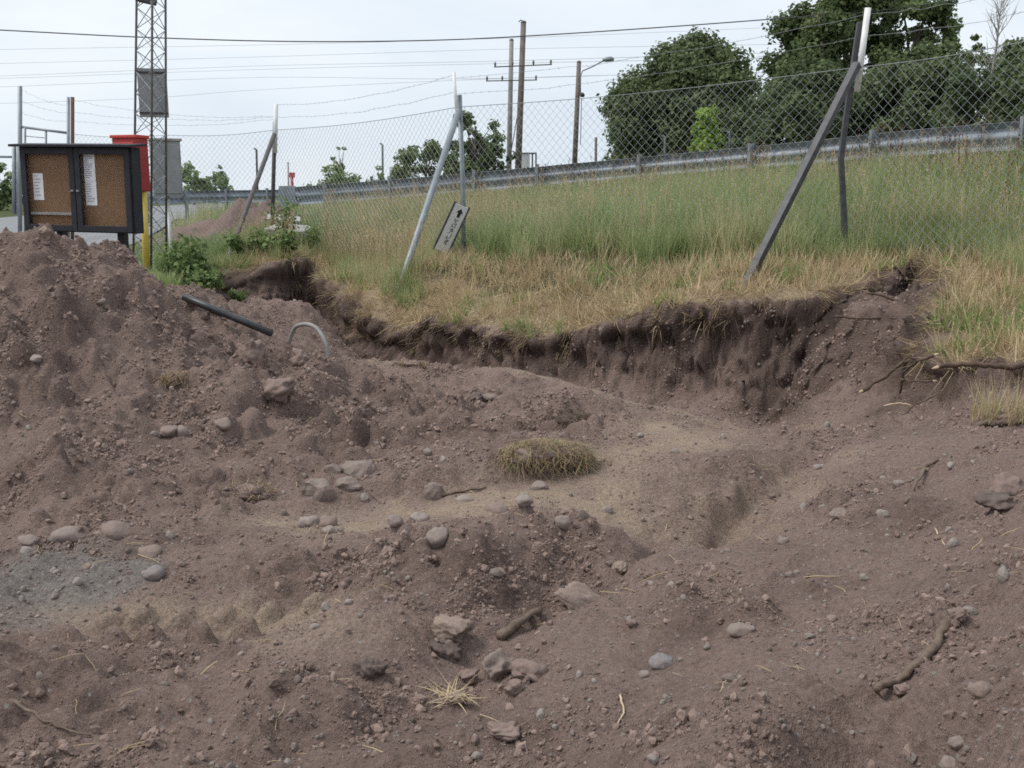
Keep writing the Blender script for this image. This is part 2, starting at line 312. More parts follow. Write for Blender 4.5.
def soil_material():
    m, n, l, b = new_mat('soil'); tc = n.new('ShaderNodeTexCoord'); v = tc.outputs['Object']
    big = noise(n, l, 1.4, 5, .6, v); mid = noise(n, l, 9, 6, .65, v); fine = noise(n, l, 60, 5, .7, v); grit = noise(n, l, 230, 3, .7, v)
    dk = mathn(n, l, 'ADD', attr(n, 'dark').outputs['Fac'], mathn(n, l, 'MULTIPLY', mathn(n, l, 'SUBTRACT', mid.outputs['Fac'], .5), 1.5))
    dkr = ramp(n, l, dk, [(.15, (0, 0, 0)), (.95, (1, 1, 1))])
    c = mixc(n, l, SOIL_DRY, SOIL_DARK, dkr.outputs[0])
    sd = mathn(n, l, 'ADD', attr(n, 'sand').outputs['Fac'], mathn(n, l, 'MULTIPLY', mathn(n, l, 'SUBTRACT', fine.outputs['Fac'], .5), .7))
    sdr = ramp(n, l, sd, [(.2, (0, 0, 0)), (.9, (1, 1, 1))]); c = mixc(n, l, c, SAND, sdr.outputs[0])
    gvn = n.new('ShaderNodeTexVoronoi'); gvn.inputs['Scale'].default_value = 55; l.new(v, gvn.inputs['Vector'])
    gvc = ramp(n, l, gvn.outputs['Color'], [(.1, (.16, .15, .14)), (.9, (.37, .35, .33))])
    gvm = ramp(n, l, mathn(n, l, 'ADD', attr(n, 'gravel').outputs['Fac'], mathn(n, l, 'MULTIPLY', mathn(n, l, 'SUBTRACT', fine.outputs['Fac'], .5), 1.2)), [(.25, (0, 0, 0)), (1.0, (.8, .8, .8))])
    c = mixc(n, l, c, mixc(n, l, gvc.outputs[0], GRAVEL, .55), gvm.outputs[0])
    # tiny grey and pale grains
    sp = n.new('ShaderNodeTexVoronoi'); sp.inputs['Scale'].default_value = 42; l.new(v, sp.inputs['Vector'])
    spc = n.new('ShaderNodeSeparateColor'); l.new(sp.outputs['Color'], spc.inputs[0])
    spm = mathn(n, l, 'MULTIPLY', mathn(n, l, 'GREATER_THAN', spc.outputs[0], .93), mathn(n, l, 'LESS_THAN', sp.outputs['Distance'], .28))
    soilm = mathn(n, l, 'SUBTRACT', 1.0, attr(n, 'cover').outputs['Fac'])
    c = mixc(n, l, c, (.33, .30, .28), mathn(n, l, 'MULTIPLY', spm, soilm))
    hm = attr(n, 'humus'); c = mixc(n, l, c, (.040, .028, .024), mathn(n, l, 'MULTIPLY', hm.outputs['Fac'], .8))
    st = ramp(n, l, fine.outputs['Fac'], [(.35, (.33, .25, .155)), (.7, (.56, .45, .29))]); c = mixc(n, l, c, st.outputs[0], mathn(n, l, 'MULTIPLY', attr(n, 'straw').outputs['Fac'], .85))
    vg = ramp(n, l, mid.outputs['Fac'], [(.3, (.035, .055, .018)), (.7, (.10, .115, .040))]); c = mixc(n, l, c, vg.outputs[0], attr(n, 'veg').outputs['Fac'])
    var = ramp(n, l, fine.outputs['Fac'], [(.28, (.66, .65, .64)), (.72, (1.27, 1.26, 1.25))]); c = mixc(n, l, c, var.outputs[0], 1.0, 'MULTIPLY')
    l.new(c, b.inputs['Base Color']); b.inputs['Roughness'].default_value = .95; b.inputs['Specular IOR Level'].default_value = .15
    h = mathn(n, l, 'ADD', mathn(n, l, 'MULTIPLY', fine.outputs['Fac'], .7), mathn(n, l, 'MULTIPLY', grit.outputs['Fac'], .28))
    h = mathn(n, l, 'ADD', h, mathn(n, l, 'MULTIPLY', mid.outputs['Fac'], 1.6))
    h = mathn(n, l, 'ADD', h, mathn(n, l, 'MULTIPLY', spm, .25))
    bp = n.new('ShaderNodeBump'); bp.inputs['Strength'].default_value = 1.0; bp.inputs['Distance'].default_value = .034
    l.new(h, bp.inputs['Height']); l.new(bp.outputs[0], b.inputs['Normal']); return m
M = {}
M['soil'] = soil_material()
def lump_mat(name, c1, c2, bumpd=.004):   # loose lumps; each one a little different
    m, n, l, b = new_mat(name); oi = n.new('ShaderNodeObjectInfo'); t = noise(n, l, 5, 5, .65)
    f = mathn(n, l, 'ADD', mathn(n, l, 'MULTIPLY', oi.outputs['Random'], .7), mathn(n, l, 'MULTIPLY', t.outputs['Fac'], .4))
    r = ramp(n, l, f, [(.15, c1), (.95, c2)]); l.new(r.outputs[0], b.inputs['Base Color']); b.inputs['Roughness'].default_value = .93
    b.inputs['Specular IOR Level'].default_value = .2
    t2 = noise(n, l, 14, 5, .7); bp = n.new('ShaderNodeBump'); bp.inputs['Strength'].default_value = .8; bp.inputs['Distance'].default_value = .0025
    l.new(t2.outputs['Fac'], bp.inputs['Height']); l.new(bp.outputs[0], b.inputs['Normal']); return m
M['clod'] = lump_mat('soil_clod', (.170, .123, .105), (.318, .234, .198))
M['pebble'] = lump_mat('pebble', (.16, .125, .108), (.31, .27, .245))
def stone_mat(name, c, dirt=.45):
    m, n, l, b = new_mat(name); t = noise(n, l, 9, 6, .7); t2 = noise(n, l, 45, 4, .7)
    cc = ramp(n, l, t2.outputs['Fac'], [(.3, tuple(x * .72 for x in c)), (.7, tuple(x * 1.2 for x in c))])
    d = ramp(n, l, t.outputs['Fac'], [(.35, (0, 0, 0)), (.62, (dirt, dirt, dirt))])
    l.new(mixc(n, l, cc.outputs[0], (.230, .170, .147), d.outputs[0]), b.inputs['Base Color']); b.inputs['Roughness'].default_value = .85
    bp = n.new('ShaderNodeBump'); bp.inputs['Strength'].default_value = .6; bp.inputs['Distance'].default_value = .008
    l.new(mathn(n, l, 'ADD', t2.outputs['Fac'], t.outputs['Fac']), bp.inputs['Height']); l.new(bp.outputs[0], b.inputs['Normal']); return m
M['st_grey'] = stone_mat('stone_grey', (.215, .178, .160), .8); M['st_pale'] = stone_mat('stone_pale', (.265, .225, .198), .7)
M['st_blue'] = stone_mat('stone_bluish', (.205, .205, .205), .6); M['st_brown'] = stone_mat('stone_brown', (.205, .155, .128), .8)
M['clay_grey'] = stone_mat('clay_grey', (.190, .152, .130), .7); M['earth'] = stone_mat('earth_lump', (.185, .130, .108), .8)
M['earth_dark'] = stone_mat('earth_lump_dark', (.085, .062, .052), .35)
M['sandclay'] = stone_mat('sandy_clay', (.262, .198, .158), .6)
def leaf_mat(name, c1, c2, trans=.28, attrname='tint', rough=.6):
    m, n, l, b = new_mat(name); a = attr(n, attrname); oi = n.new('ShaderNodeObjectInfo')
    f = mathn(n, l, 'ADD', mathn(n, l, 'MULTIPLY', a.outputs['Fac'], .75), mathn(n, l, 'MULTIPLY', oi.outputs['Random'], .25))
    r = ramp(n, l, f, [(.05, c1), (.95, c2)]); l.new(r.outputs[0], b.inputs['Base Color'])
    b.inputs['Roughness'].default_value = rough; b.inputs['Specular IOR Level'].default_value = .25
    tr = n.new('ShaderNodeBsdfTranslucent'); l.new(r.outputs[0], tr.inputs['Color']); mx = n.new('ShaderNodeMixShader'); mx.inputs[0].default_value = trans
    l.new(b.outputs[0], mx.inputs[1]); l.new(tr.outputs[0], mx.inputs[2]); l.new(mx.outputs[0], n['Material Output'].inputs['Surface']); return m
M['grass'] = leaf_mat('tall_grass', (.155, .225, .080), (.47, .53, .26), 0.45)
M['grass_pale'] = leaf_mat('pale_grass', (.30, .31, .15), (.70, .64, .40), 0.45)
M['grass_fresh'] = leaf_mat('fresh_grass', (.10, .18, .045), (.30, .42, .13), 0.4)
M['straw'] = leaf_mat('dry_straw', (.36, .265, .145), (.72, .60, .38), 0.3)
M['straw_dark'] = leaf_mat('old_thatch', (.20, .145, .09), (.50, .38, .22), 0.25)
M['sod_straw'] = leaf_mat('sod_straw', (.12, .085, .055), (.44, .33, .20), .2)
M['rootlet'] = leaf_mat('rootlets', (.05, .036, .026), (.19, .14, .095), .05)
M['dock'] = leaf_mat('dock_seed', (.085, .045, .03), (.20, .115, .075), .1)
M['leaf_dark'] = leaf_mat('leaf_dark', (.056, .084, .042), (.180, .225, .100), 0.38)
M['leaf_mid'] = leaf_mat('leaf_mid', (.072, .108, .046), (.235, .290, .120), 0.4)
M['leaf_lime'] = leaf_mat('leaf_lime', (0.154, 0.250, 0.048), (0.422, 0.557, 0.134), 0.4)
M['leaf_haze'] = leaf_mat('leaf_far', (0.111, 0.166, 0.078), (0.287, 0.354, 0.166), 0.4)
M['leaf_weed'] = leaf_mat('leaf_weed', (.095, .150, .052), (.280, .360, .140), 0.4)
M['bark'] = worn('bark', (.05, .04, .032), (.13, .105, .085), .9, 0, 6, .5)
M['bark_pale'] = worn('bark_pale', (.20, .185, .165), (.38, .36, .33), .85, 0, 8, .3)
M['galv'] = worn('galvanised_steel', (.19, .215, .235), (.30, .33, .35), .55, .35, 7, .05)
M['rail_steel'] = worn('guardrail_steel', (.18, .205, .24), (.33, .365, .41), .6, .4, 3, .04)
M['wire'] = worn('wire', (.20, .22, .225), (.36, .38, .385), .55, .4, 30, 0)
M['dark_steel'] = worn('dark_steel', (.035, .036, .04), (.075, .076, .08), .55, .1, 14, .08)
M['rust_steel'] = worn('weathered_steel', (.085, .078, .075), (.155, .143, .137), .6, .2, 10, .1)
M['rust'] = worn('rusty_steel', (.10, .05, .035), (.20, .11, .08), .75, .2, 12, .15)
M['white_paint'] = worn('white_paint', (.62, .62, .61), (.80, .80, .79), .55, 0, 10, .05)
M['black_wood'] = worn('black_stained_wood', (.008, .009, .014), (.020, .021, .030), .7, 0, 9, .2)
M['cork'] = worn('cork_board', (.165, .092, .046), (.22, .125, .064), .9, 0, 25, .0)
M['paper'] = worn('paper', (.74, .75, .76), (.82, .83, .84), .8, 0, 6, 0)
M['ink'] = worn('ink', (.10, .10, .12), (.20, .20, .24), .8, 0, 20, 0)
M['ink_black'] = worn('black_print', (.012, .012, .014), (.03, .03, .034), .7, 0, 20, 0)
M['red'] = worn('red_paint', (.42, .035, .03), (.56, .06, .05), .45, 0, 5, .04)
M['red_dark'] = worn('dark_red_paint', (.26, .018, .02), (.36, .035, .03), .5, 0, 5, .04)
M['yellow'] = worn('yellow_paint', (.50, .36, .06), (.64, .47, .10), .55, 0, 7, .05)
M['cabinet'] = worn('cabinet_grey', (.26, .27, .275), (.36, .37, .375), .55, .1, 5, .05)
M['concrete'] = worn('concrete', (.30, .29, .275), (.46, .45, .43), .9, 0, 6, .4)
M['asphalt'] = worn('asphalt', (.15, .155, .16), (.23, .235, .24), .85, 0, 1.4, .2)
M['wood_pole'] = worn('creosote_pole', (.10, .08, .068), (.20, .165, .14), .85, 0, 5, .3)
M['pole_grey'] = worn('grey_wood_pole', (.20, .19, .18), (.31, .30, .285), .85, 0, 5, .3)
M['cable'] = worn('cable', (.05, .05, .055), (.09, .09, .095), .6, 0, 3, 0)
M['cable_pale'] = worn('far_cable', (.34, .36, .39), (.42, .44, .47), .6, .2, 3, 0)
M['plastic_black'] = worn('black_pipe', (.022, .023, .026), (.055, .055, .06), .45, 0, 8, .05)
M['hose'] = worn('grey_hose', (.18, .175, .165), (.30, .29, .27), .6, 0, 8, .1)
M['root'] = worn('root_bark', (.045, .028, .02), (.12, .075, .05), .85, 0, 18, .5)
M['root_pale'] = worn('broken_root_wood', (.40, .30, .19), (.58, .46, .32), .8, 0, 18, .3)
M['stick'] = worn('stick', (.09, .062, .045), (.19, .14, .105), .85, 0, 22, .4)
M['van_white'] = worn('vehicle_white', (.66, .68, .70), (.76, .78, .80), .35, 0, 2, 0)
M['van_blue'] = worn('blue_print', (.05, .20, .42), (.10, .28, .52), .5, 0, 4, 0)
M['glass_dark'] = worn('dark_glass', (.02, .024, .028), (.04, .045, .05), .1, 0, 2, 0)
M['rubber'] = worn('rubber', (.015, .015, .015), (.03, .03, .03), .8, 0, 9, .1)
def glass():
    m, n, l, b = new_mat('window_glass'); g1 = n.new('ShaderNodeBsdfTransparent'); g2 = n.new('ShaderNodeBsdfGlossy'); g2.inputs['Roughness'].default_value = .03
    mx = n.new('ShaderNodeMixShader'); mx.inputs[0].default_value = .004
    l.new(g1.outputs[0], mx.inputs[1]); l.new(g2.outputs[0], mx.inputs[2]); l.new(mx.outputs[0], n['Material Output'].inputs['Surface']); return m
M['glass'] = glass()
# ------------------------------------------------------------------ object helpers
class MB:
    def __init__(s): s.v, s.f, s.mi, s.t = [], [], [], []
    def add(s, vs, fs, mi=0, tint=None):
        o = len(s.v); s.v += [tuple(x) for x in vs]; s.f += [tuple(i + o for i in f) for f in fs]; s.mi += [mi] * len(fs)
        if tint is not None: s.t += [tint] * len(vs)
        return s
    def box(s, c, size, rot=None, mi=0):
        sx, sy, sz = [a / 2 for a in size]
        vs = [Vector((x, y, z)) for x in (-sx, sx) for y in (-sy, sy) for z in (-sz, sz)]
        if rot is not None: vs = [rot @ v for v in vs]
        c = Vector(c); fs = [(0, 1, 3, 2), (4, 6, 7, 5), (0, 4, 5, 1), (2, 3, 7, 6), (0, 2, 6, 4), (1, 5, 7, 3)]
        return s.add([v + c for v in vs], fs, mi)
    def tube(s, pts, r, sides=8, mi=0, cap=True, tint=None):
        pts = [Vector(p) for p in pts]; n = len(pts); rr = r if isinstance(r, (list, tuple)) else [r] * n
        vs = []; up = None
        for i, p in enumerate(pts):
            d = (pts[min(i + 1, n - 1)] - pts[max(i - 1, 0)]).normalized()
            if up is None: up = Vector((0, 0, 1)) if abs(d.z) < .9 else Vector((0, 1, 0))
            a = d.cross(up).normalized(); up = a.cross(d).normalized()
            for k in range(sides):
                th = 2 * math.pi * (k + .5) / sides; vs.append(p + (a * math.cos(th) + up * math.sin(th)) * rr[i])
        fs = [(i * sides + k, i * sides + (k + 1) % sides, (i + 1) * sides + (k + 1) % sides, (i + 1) * sides + k) for i in range(n - 1) for k in range(sides)]
        if cap: fs += [tuple(range(sides))[::-1], tuple((n - 1) * sides + k for k in range(sides))]
        return s.add(vs, fs, mi, tint)
    def build(s, name, mats, parent=None, smooth=False, bevel=0, link=True):
        me = bpy.data.meshes.new(name); me.from_pydata(s.v, [], s.f)
        mats = mats if isinstance(mats, (list, tuple)) else [mats]
        for m in mats: me.materials.append(M[m])
        if len(mats) > 1: me.polygons.foreach_set('material_index', s.mi)
        if s.t and len(s.t) == len(s.v):
            a = me.attributes.new('tint', 'FLOAT', 'POINT'); a.data.foreach_set('value', np.array(s.t, 'f'))
        if smooth: me.polygons.foreach_set('use_smooth', [True] * len(s.f))
        me.update(); o = bpy.data.objects.new(name, me)
        if link: COL.objects.link(o)
        if parent is not None:
            o.parent = parent; o.matrix_parent_inverse = parent.matrix_basis.inverted()
        if bevel:
            b = o.modifiers.new('bevel', 'BEVEL'); b.width = bevel; b.segments = 2; b.limit_method = 'ANGLE'
        return o
def tag(o, label=None, cat=None, group=None, kind=None):
    for k, v in (('label', label), ('category', cat), ('group', group), ('kind', kind)):
        if v: o[k] = v
    return o
def empty(name, loc, label=None, cat=None, group=None):
    o = bpy.data.objects.new(name, None); COL.objects.link(o); o.location = loc; o.empty_display_size = .1
    return tag(o, label, cat, group)
def copy_tree(o, parent=None):
    c = o.copy(); COL.objects.link(c); c.parent = parent
    for ch in list(o.children): copy_tree(ch, c)
    return c
def np_mesh(name, V, Fq, mat, attrs=None, smooth=True):
    me = bpy.data.meshes.new(name); nv, nf, k = len(V), len(Fq), Fq.shape[1]
    me.vertices.add(nv); me.vertices.foreach_set('co', V.astype('f').ravel())
    me.loops.add(nf * k); me.loops.foreach_set('vertex_index', Fq.astype('i').ravel())
    me.polygons.add(nf); me.polygons.foreach_set('loop_start', np.arange(0, nf * k, k, dtype='i'))
    if smooth: me.polygons.foreach_set('use_smooth', np.ones(nf, bool))
    for an, av in (attrs or {}).items():
        a = me.attributes.new(an, 'FLOAT', 'POINT'); a.data.foreach_set('value', np.asarray(av, 'f').ravel())
    me.materials.append(M[mat]); me.update(calc_edges=True); return me
def scatter(name, pts, rots, scl, idx, sources, label, cat):
    """one uncountable cover: source meshes set out on real ground points"""
    me = bpy.data.meshes.new(name); me.vertices.add(len(pts)); me.vertices.foreach_set('co', np.asarray(pts, 'f').ravel())
    a = me.attributes.new('rot', 'FLOAT_VECTOR', 'POINT'); a.data.foreach_set('vector', np.asarray(rots, 'f').ravel())
    a = me.attributes.new('scl', 'FLOAT', 'POINT'); a.data.foreach_set('value', np.asarray(scl, 'f'))
    a = me.attributes.new('idx', 'INT', 'POINT'); a.data.foreach_set('value', np.asarray(idx, 'i'))
    o = bpy.data.objects.new(name, me); COL.objects.link(o)
    c = bpy.data.collections.new(name + '_sources')
    for k, s in enumerate(sources): s.name = '%s_source_%02d' % (name, k); c.objects.link(s)
    ng = bpy.data.node_groups.new(name, 'GeometryNodeTree')
    ng.interface.new_socket('Geometry', in_out='INPUT', socket_type='NodeSocketGeometry'); ng.interface.new_socket('Geometry', in_out='OUTPUT', socket_type='NodeSocketGeometry')
    n, l = ng.nodes, ng.links; gi, go = n.new('NodeGroupInput'), n.new('NodeGroupOutput')
    ci = n.new('GeometryNodeCollectionInfo'); ci.inputs['Collection'].default_value = c; ci.inputs['Separate Children'].default_value = True; ci.inputs['Reset Children'].default_value = True
    ip = n.new('GeometryNodeInstanceOnPoints'); ip.inputs['Pick Instance'].default_value = True
    def na(t, nm):
        q = n.new('GeometryNodeInputNamedAttribute'); q.data_type = t; q.inputs['Name'].default_value = nm; return q.outputs['Attribute']
    e = n.new('FunctionNodeEulerToRotation'); l.new(na('FLOAT_VECTOR', 'rot'), e.inputs[0])
    l.new(gi.outputs[0], ip.inputs['Points']); l.new(ci.outputs[0], ip.inputs['Instance']); l.new(na('INT', 'idx'), ip.inputs['Instance Index'])
    l.new(e.outputs[0], ip.inputs['Rotation']); l.new(na('FLOAT', 'scl'), ip.inputs['Scale']); l.new(ip.outputs[0], go.inputs[0])
    md = o.modifiers.new('scatter', 'NODES'); md.node_group = ng
    return tag(o, label, cat, kind='stuff')
# ------------------------------------------------------------------ the ground sheet
idx = np.arange(NXg * NYg).reshape(NYg, NXg)
quads = np.stack([idx[:-1, :-1], idx[:-1, 1:], idx[1:, 1:], idx[1:, :-1]], -1).reshape(-1, 4)
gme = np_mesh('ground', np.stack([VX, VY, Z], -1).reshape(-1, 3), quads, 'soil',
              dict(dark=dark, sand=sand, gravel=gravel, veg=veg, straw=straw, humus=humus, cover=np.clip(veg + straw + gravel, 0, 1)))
ground = bpy.data.objects.new('ground', gme); COL.objects.link(ground)
tag(ground, 'dug-up brown soil in heaps with a cut trench and grassy bank', None, kind='structure')
# roads
def strip(name, left, right, mat, dz, label):
    b = MB(); n = len(left); K = 12
    for p, q in zip(left, right):
        for k in range(K + 1):
            x, y = p[0] + (q[0] - p[0]) * k / K, p[1] + (q[1] - p[1]) * k / K; b.v.append((x, y, H(x, y) + dz))
    for i in range(n - 1):
        for k in range(K): a = i * (K + 1) + k; b.f.append((a, a + 1, a + K + 2, a + K + 1)); b.mi.append(0)
    return tag(b.build(name, mat, smooth=True), label, kind='structure')
yy = np.concatenate([np.arange(17.0, 40, 1.0), np.geomspace(40, 130, 24)])
strip('road', [(-25.0 - (y - 25) * .10, y) for y in yy], [(-9.0 - (y - 25) * .18, y) for y in yy], 'asphalt', .05, 'grey asphalt yard and road behind the notice board')
RV = [Vector(p) for p in RAIL]
def rail_curve(n):
    out = []; m = len(RV) - 1
    for i in range(n):
        t = i / (n - 1) * m; k = min(int(t), m - 1); f = t - k
        p0, p1, p2, p3 = RV[max(k - 1, 0)], RV[k], RV[k + 1], RV[min(k + 2, m)]
        out.append(.5 * ((2 * p1) + (p2 - p0) * f + (2 * p0 - 5 * p1 + 4 * p2 - p3) * f * f + (3 * p1 - p0 - 3 * p2 + p3) * f ** 3))
    return out
RC = rail_curve(72)
def side_off(c, i):
    d = c[min(i + 1, len(c) - 1)] - c[max(i - 1, 0)]; return Vector((d.y, -d.x, 0)).normalized()
strip('road', [RC[i] + side_off(RC, i) * .7 for i in range(len(RC))], [RC[i] + side_off(RC, i) * 7.2 for i in range(len(RC))], 'asphalt', .05, 'raised asphalt road behind the curved guardrail')
# ------------------------------------------------------------------ guardrails
WPROF = [(.000, .180), (.018, .172), (.030, .150), (.085, .118), (.088, .075), (.030, .028), (.022, .000), (.030, -.028), (.088, -.075), (.085, -.118), (.030, -.150), (.018, -.172), (.000, -.180)]
def w_beam(curve, flip=1):
    b = MB(); n = len(WPROF)
    for i, p in enumerate(curve):
        s = side_off(curve, i) * flip
        for o, z in WPROF: b.v.append(tuple(p + s * o + Vector((0, 0, z - .18))))
    for i in range(len(curve) - 1):
        for k in range(n - 1): a = i * n + k; b.f.append((a, a + 1, a + n + 1, a + n)); b.mi.append(0)
    return b
def beam_obj(curve, parent, flip=1):
    o = w_beam(curve, flip).build('rail_beam', 'rail_steel', parent, smooth=True)
    s = o.modifiers.new('thickness', 'SOLIDIFY'); s.thickness = .004; return o
def rail_post(p, s, parent, h=.75):
    b = MB(); d = Vector((-s.y, s.x, 0)); rot = Matrix((d, s, Vector((0, 0, 1)))).transposed()
    g0 = H(p.x, p.y); top = p.z + .05
    zc, hh = (top + g0 - .15) / 2, top - g0 + .15; q = p - s * .07
    b.box((q.x, q.y, zc), (.008, .10, hh), rot); b.box(Vector((q.x, q.y, zc)) - s * .05, (.055, .006, hh), rot); b.box(Vector((q.x, q.y, zc)) + s * .05, (.055, .006, hh), rot)
    o = b.build('rail_post', 'galv', parent); return o
gr = empty('guardrail', (RC[40].x, RC[40].y, RC[40].z - .78), 'near galvanised guardrail curving behind the tall grass on the bank', 'guardrail')
segs = [0, 14, 28, 42, 57, 71]
for a, c in zip(segs[:-1], segs[1:]):
    cur = [RC[i].copy() for i in range(a, c + 1)]
    if c != 71: cur.append(RC[c + 1] - side_off(RC, c) * .006)
    beam_obj(cur, gr)
def rail_at(px): return min(range(len(RC)), key=lambda i: abs(512 + RC[i].x / RC[i].y * FPX * 1.018 - px))
for k in [rail_at(x) for x in (1021, 877, 755, 640, 545, 470, 395, 323)]: rail_post(RC[k], side_off(RC, k), gr)
e = RC[71]; s = side_off(RC, 70)
b = MB(); b.box(e + Vector((-.16, .02, -.18)), (.34, .012, .40), Matrix.Rotation(R(-4), 3, 'Z')); b.build('end_plate', 'rail_steel', gr, bevel=.004)
FR = [Vector(P(320, 189, 31)), Vector(P(285, 189.5, 31)), Vector(P(250, 190, 31)), Vector(P(215, 190.5, 31)), Vector(P(178, 191, 30)), Vector(P(140, 191.5, 29))]
gf = empty('guardrail', (FR[3].x, FR[3].y, H(FR[3].x, FR[3].y)), 'distant straight guardrail running behind the soil heap and weeds', 'guardrail')
fc = []
for a, c in zip(FR[:-1], FR[1:]): fc += [a + (c - a) * (k / 6) for k in range(6)]
fc.append(FR[-1]); beam_obj(fc, gf)
for k in (2, 9, 16, 23, 29): rail_post(fc[k], side_off(fc, k), gf)
# ------------------------------------------------------------------ chain link fence
fence = empty('chain_link_fence', POSTS['b'], 'chain link fence with leaning braced posts along the grassy bank', 'fence')
def square_bar(name, pts, w, mat, parent):
    o = MB().tube(pts, w * .7071, 4).build(name, mat, parent, bevel=.004); return o
def round_bar(name, pts, r, mat, parent, sides=12): return MB().tube(pts, r, sides).build(name, mat, parent, smooth=True)
YA, YB, YC = 11.0, 14.3, 18.5
pa = [P(845.5, 285, YA), P(844, 215, YA), P(841, 158, YA), P(846, 118, YA), P(855, 55, YA + .02), P(860, 22, YA + .03)]
post_a = square_bar('post', pa, .055, 'dark_steel', fence); tag(post_a, 'dark bent post in the tall grass')
tag(MB().tube([P(857, 92, YA - .05), P(868, 8, YA - .06)], .032, 12).build('post_sleeve', 'white_paint', post_a, smooth=True), 'white sleeve on the bent post')
square_bar('brace', [P(743, 292, 9.75), P(747, 283, 9.8), P(857, 64, YA - .09)], .075, 'dark_steel', fence)
pb = [P(463.5, 275, YB), P(463, 190, YB), P(459.5, 95, YB)]
post_b = round_bar('post', pb, .034, 'galv', fence); round_bar('post_top', [P(457.5, 118, YB - .05), P(455.5, 98, YB - .05), P(454, 72, YB - .05)], .022, 'white_paint', post_b)
round_bar('brace', [P(395, 298, 12.95), P(398, 292, 13.0), P(459, 110, YB - .08)], .042, 'galv', fence)
pc = [P(271.5, 252, YC), P(273, 195, YC), P(275, 122, YC)]
post_c = round_bar('post', pc, .036, 'dark_steel', fence); round_bar('post_top', [P(275, 153, YC - .06), P(276, 104, YC - .06)], .038, 'white_paint', post_c)
round_bar('brace', [P(220, 280, 16.95), P(222, 275, 17.0), P(274.5, 134, YC - .09)], .04, 'rust_steel', fence)
pd = [P(166, 240, 19.6), P(165, 125, 19.6)]; pe = [P(72.5, 250, 20.2), P(72.5, 97, 20.2)]
round_bar('post', [P(72.5, 262, 20.2), P(72.5, 97, 20.2)], .036, 'rust', fence)
round_bar('post', [P(68.3, 262, 20.1), P(68.3, 97, 20.1)], .03, 'galv', fence)
tops = [P(72.5, 134, 20.2), P(166, 135, 19.4), P(274.5, 130, YC), P(458.5, 107, YB), P(852, 68, YA), P(1100, 24, 9.05)]
bots = [P(72.5, 246, 20.2), P(166, 252, 19.4), P(272.5, 246, YC), P(463, 262, YB), P(845, 262, YA), P(1100, 280, 9.05)]
tops = [Vector(p) for p in tops]; bots = [Vector(p) for p in bots]
def mesh_span(t0, t1, b0, b1, seed, cell=.115):
    rnd = random.Random(seed); b = MB(); L = ((t1 + b1) - (t0 + b0)).length / 2; Hh = ((t0 - b0).length + (t1 - b1).length) / 2
    nrm = Vector((-(t1 - t0).y, (t1 - t0).x, 0)).normalized(); ph = rnd.random() * 6
    def S(u, v):                      # u along 0..L, v up 0..Hh
        a, c = u / L, v / Hh; p = (b0 * (1 - a) + b1 * a) * (1 - c) + (t0 * (1 - a) + t1 * a) * c
        sag = -.05 * math.sin(math.pi * a) * c; bulge = .05 * math.sin(3.1 * a + ph) * math.sin(math.pi * c * .9)
        return p + Vector((0, 0, sag)) + nrm * bulge
    for sgn in (1, -1):
        k = -int(Hh / cell) - 1
        while k * cell < L + Hh:
            u0 = k * cell; lo, hi = 0.0, Hh
            if sgn > 0: va, vb = max(0, -u0), min(Hh, L - u0)
            else: va, vb = max(0, u0 - L), min(Hh, u0)
            k += 1
            if vb - va < .04: continue
            n = max(2, int((vb - va) / .35) + 1); pts = []
            for i in range(n + 1):
                v = va + (vb - va) * i / n; pts.append(S(u0 + sgn * v, v) + nrm * (.0035 * sgn))
            b.tube(pts, .0020, 3, cap=False)
    b.tube([S(L * i / 16, Hh) for i in range(17)], .0045, 5, cap=False)
    return b.build('wire_mesh', 'wire', fence)
for i in range(5): mesh_span(tops[i], tops[i + 1], bots[i], bots[i + 1], 30 + i)
def sagline(a, c, sag, n=14): return [Vector(a) + (Vector(c) - Vector(a)) * (i / n) - Vector((0, 0, sag * 4 * (i / n) * (1 - i / n))) for i in range(n + 1)]
def barbed(a, c, sag, parent, r=.0025, seed=1):
    rnd = random.Random(seed); pts = sagline(a, c, sag, 18)
    for p in pts[1:-1]: p.z += rnd.uniform(-.012, .012)
    b = MB().tube(pts, r, 4, cap=False); L = (pts[-1] - pts[0]).length; n = int(L / .14)
    for i in range(1, n):
        t = i / n * 18; k = min(int(t), 17); p = pts[k] + (pts[k + 1] - pts[k]) * (t - k)
        d = Vector((rnd.uniform(-1, 1), rnd.uniform(-1, 1), rnd.uniform(-1, 1))).normalized() * .022; b.tube([p - d, p + d], r * .7, 3, cap=False)
    return b.build('barbed_wire', 'wire', parent)
for k, (ya, yb) in enumerate([(105, 75), (117, 91)]):
    barbed(P(276, ya, YC), P(455 + 2 * k, yb, YB), .10, fence, seed=k)
for k, (ya, yb) in enumerate([(78, 14), (94, 36)]):
    barbed(P(455 + 2 * k, ya, YB), P(866 - 4 * k, yb, YA), .10, fence, seed=5 + k)
for k, (ya, yb) in enumerate([(14, -28), (36, -4)]): barbed(P(866 - 4 * k, ya, YA), P(1100, yb, 9.05), .05, fence, seed=9 + k)
for k, (ya, yb) in enumerate([(100, 114), (112, 119), (121, 125)]):
    barbed(P(73, ya, 20.2), P(166, yb, 19.5), .03, fence, seed=12 + k); barbed(P(166, yb, 19.5), P(275, yb + 2 - 4 * k, YC), .04, fence, seed=16 + k)
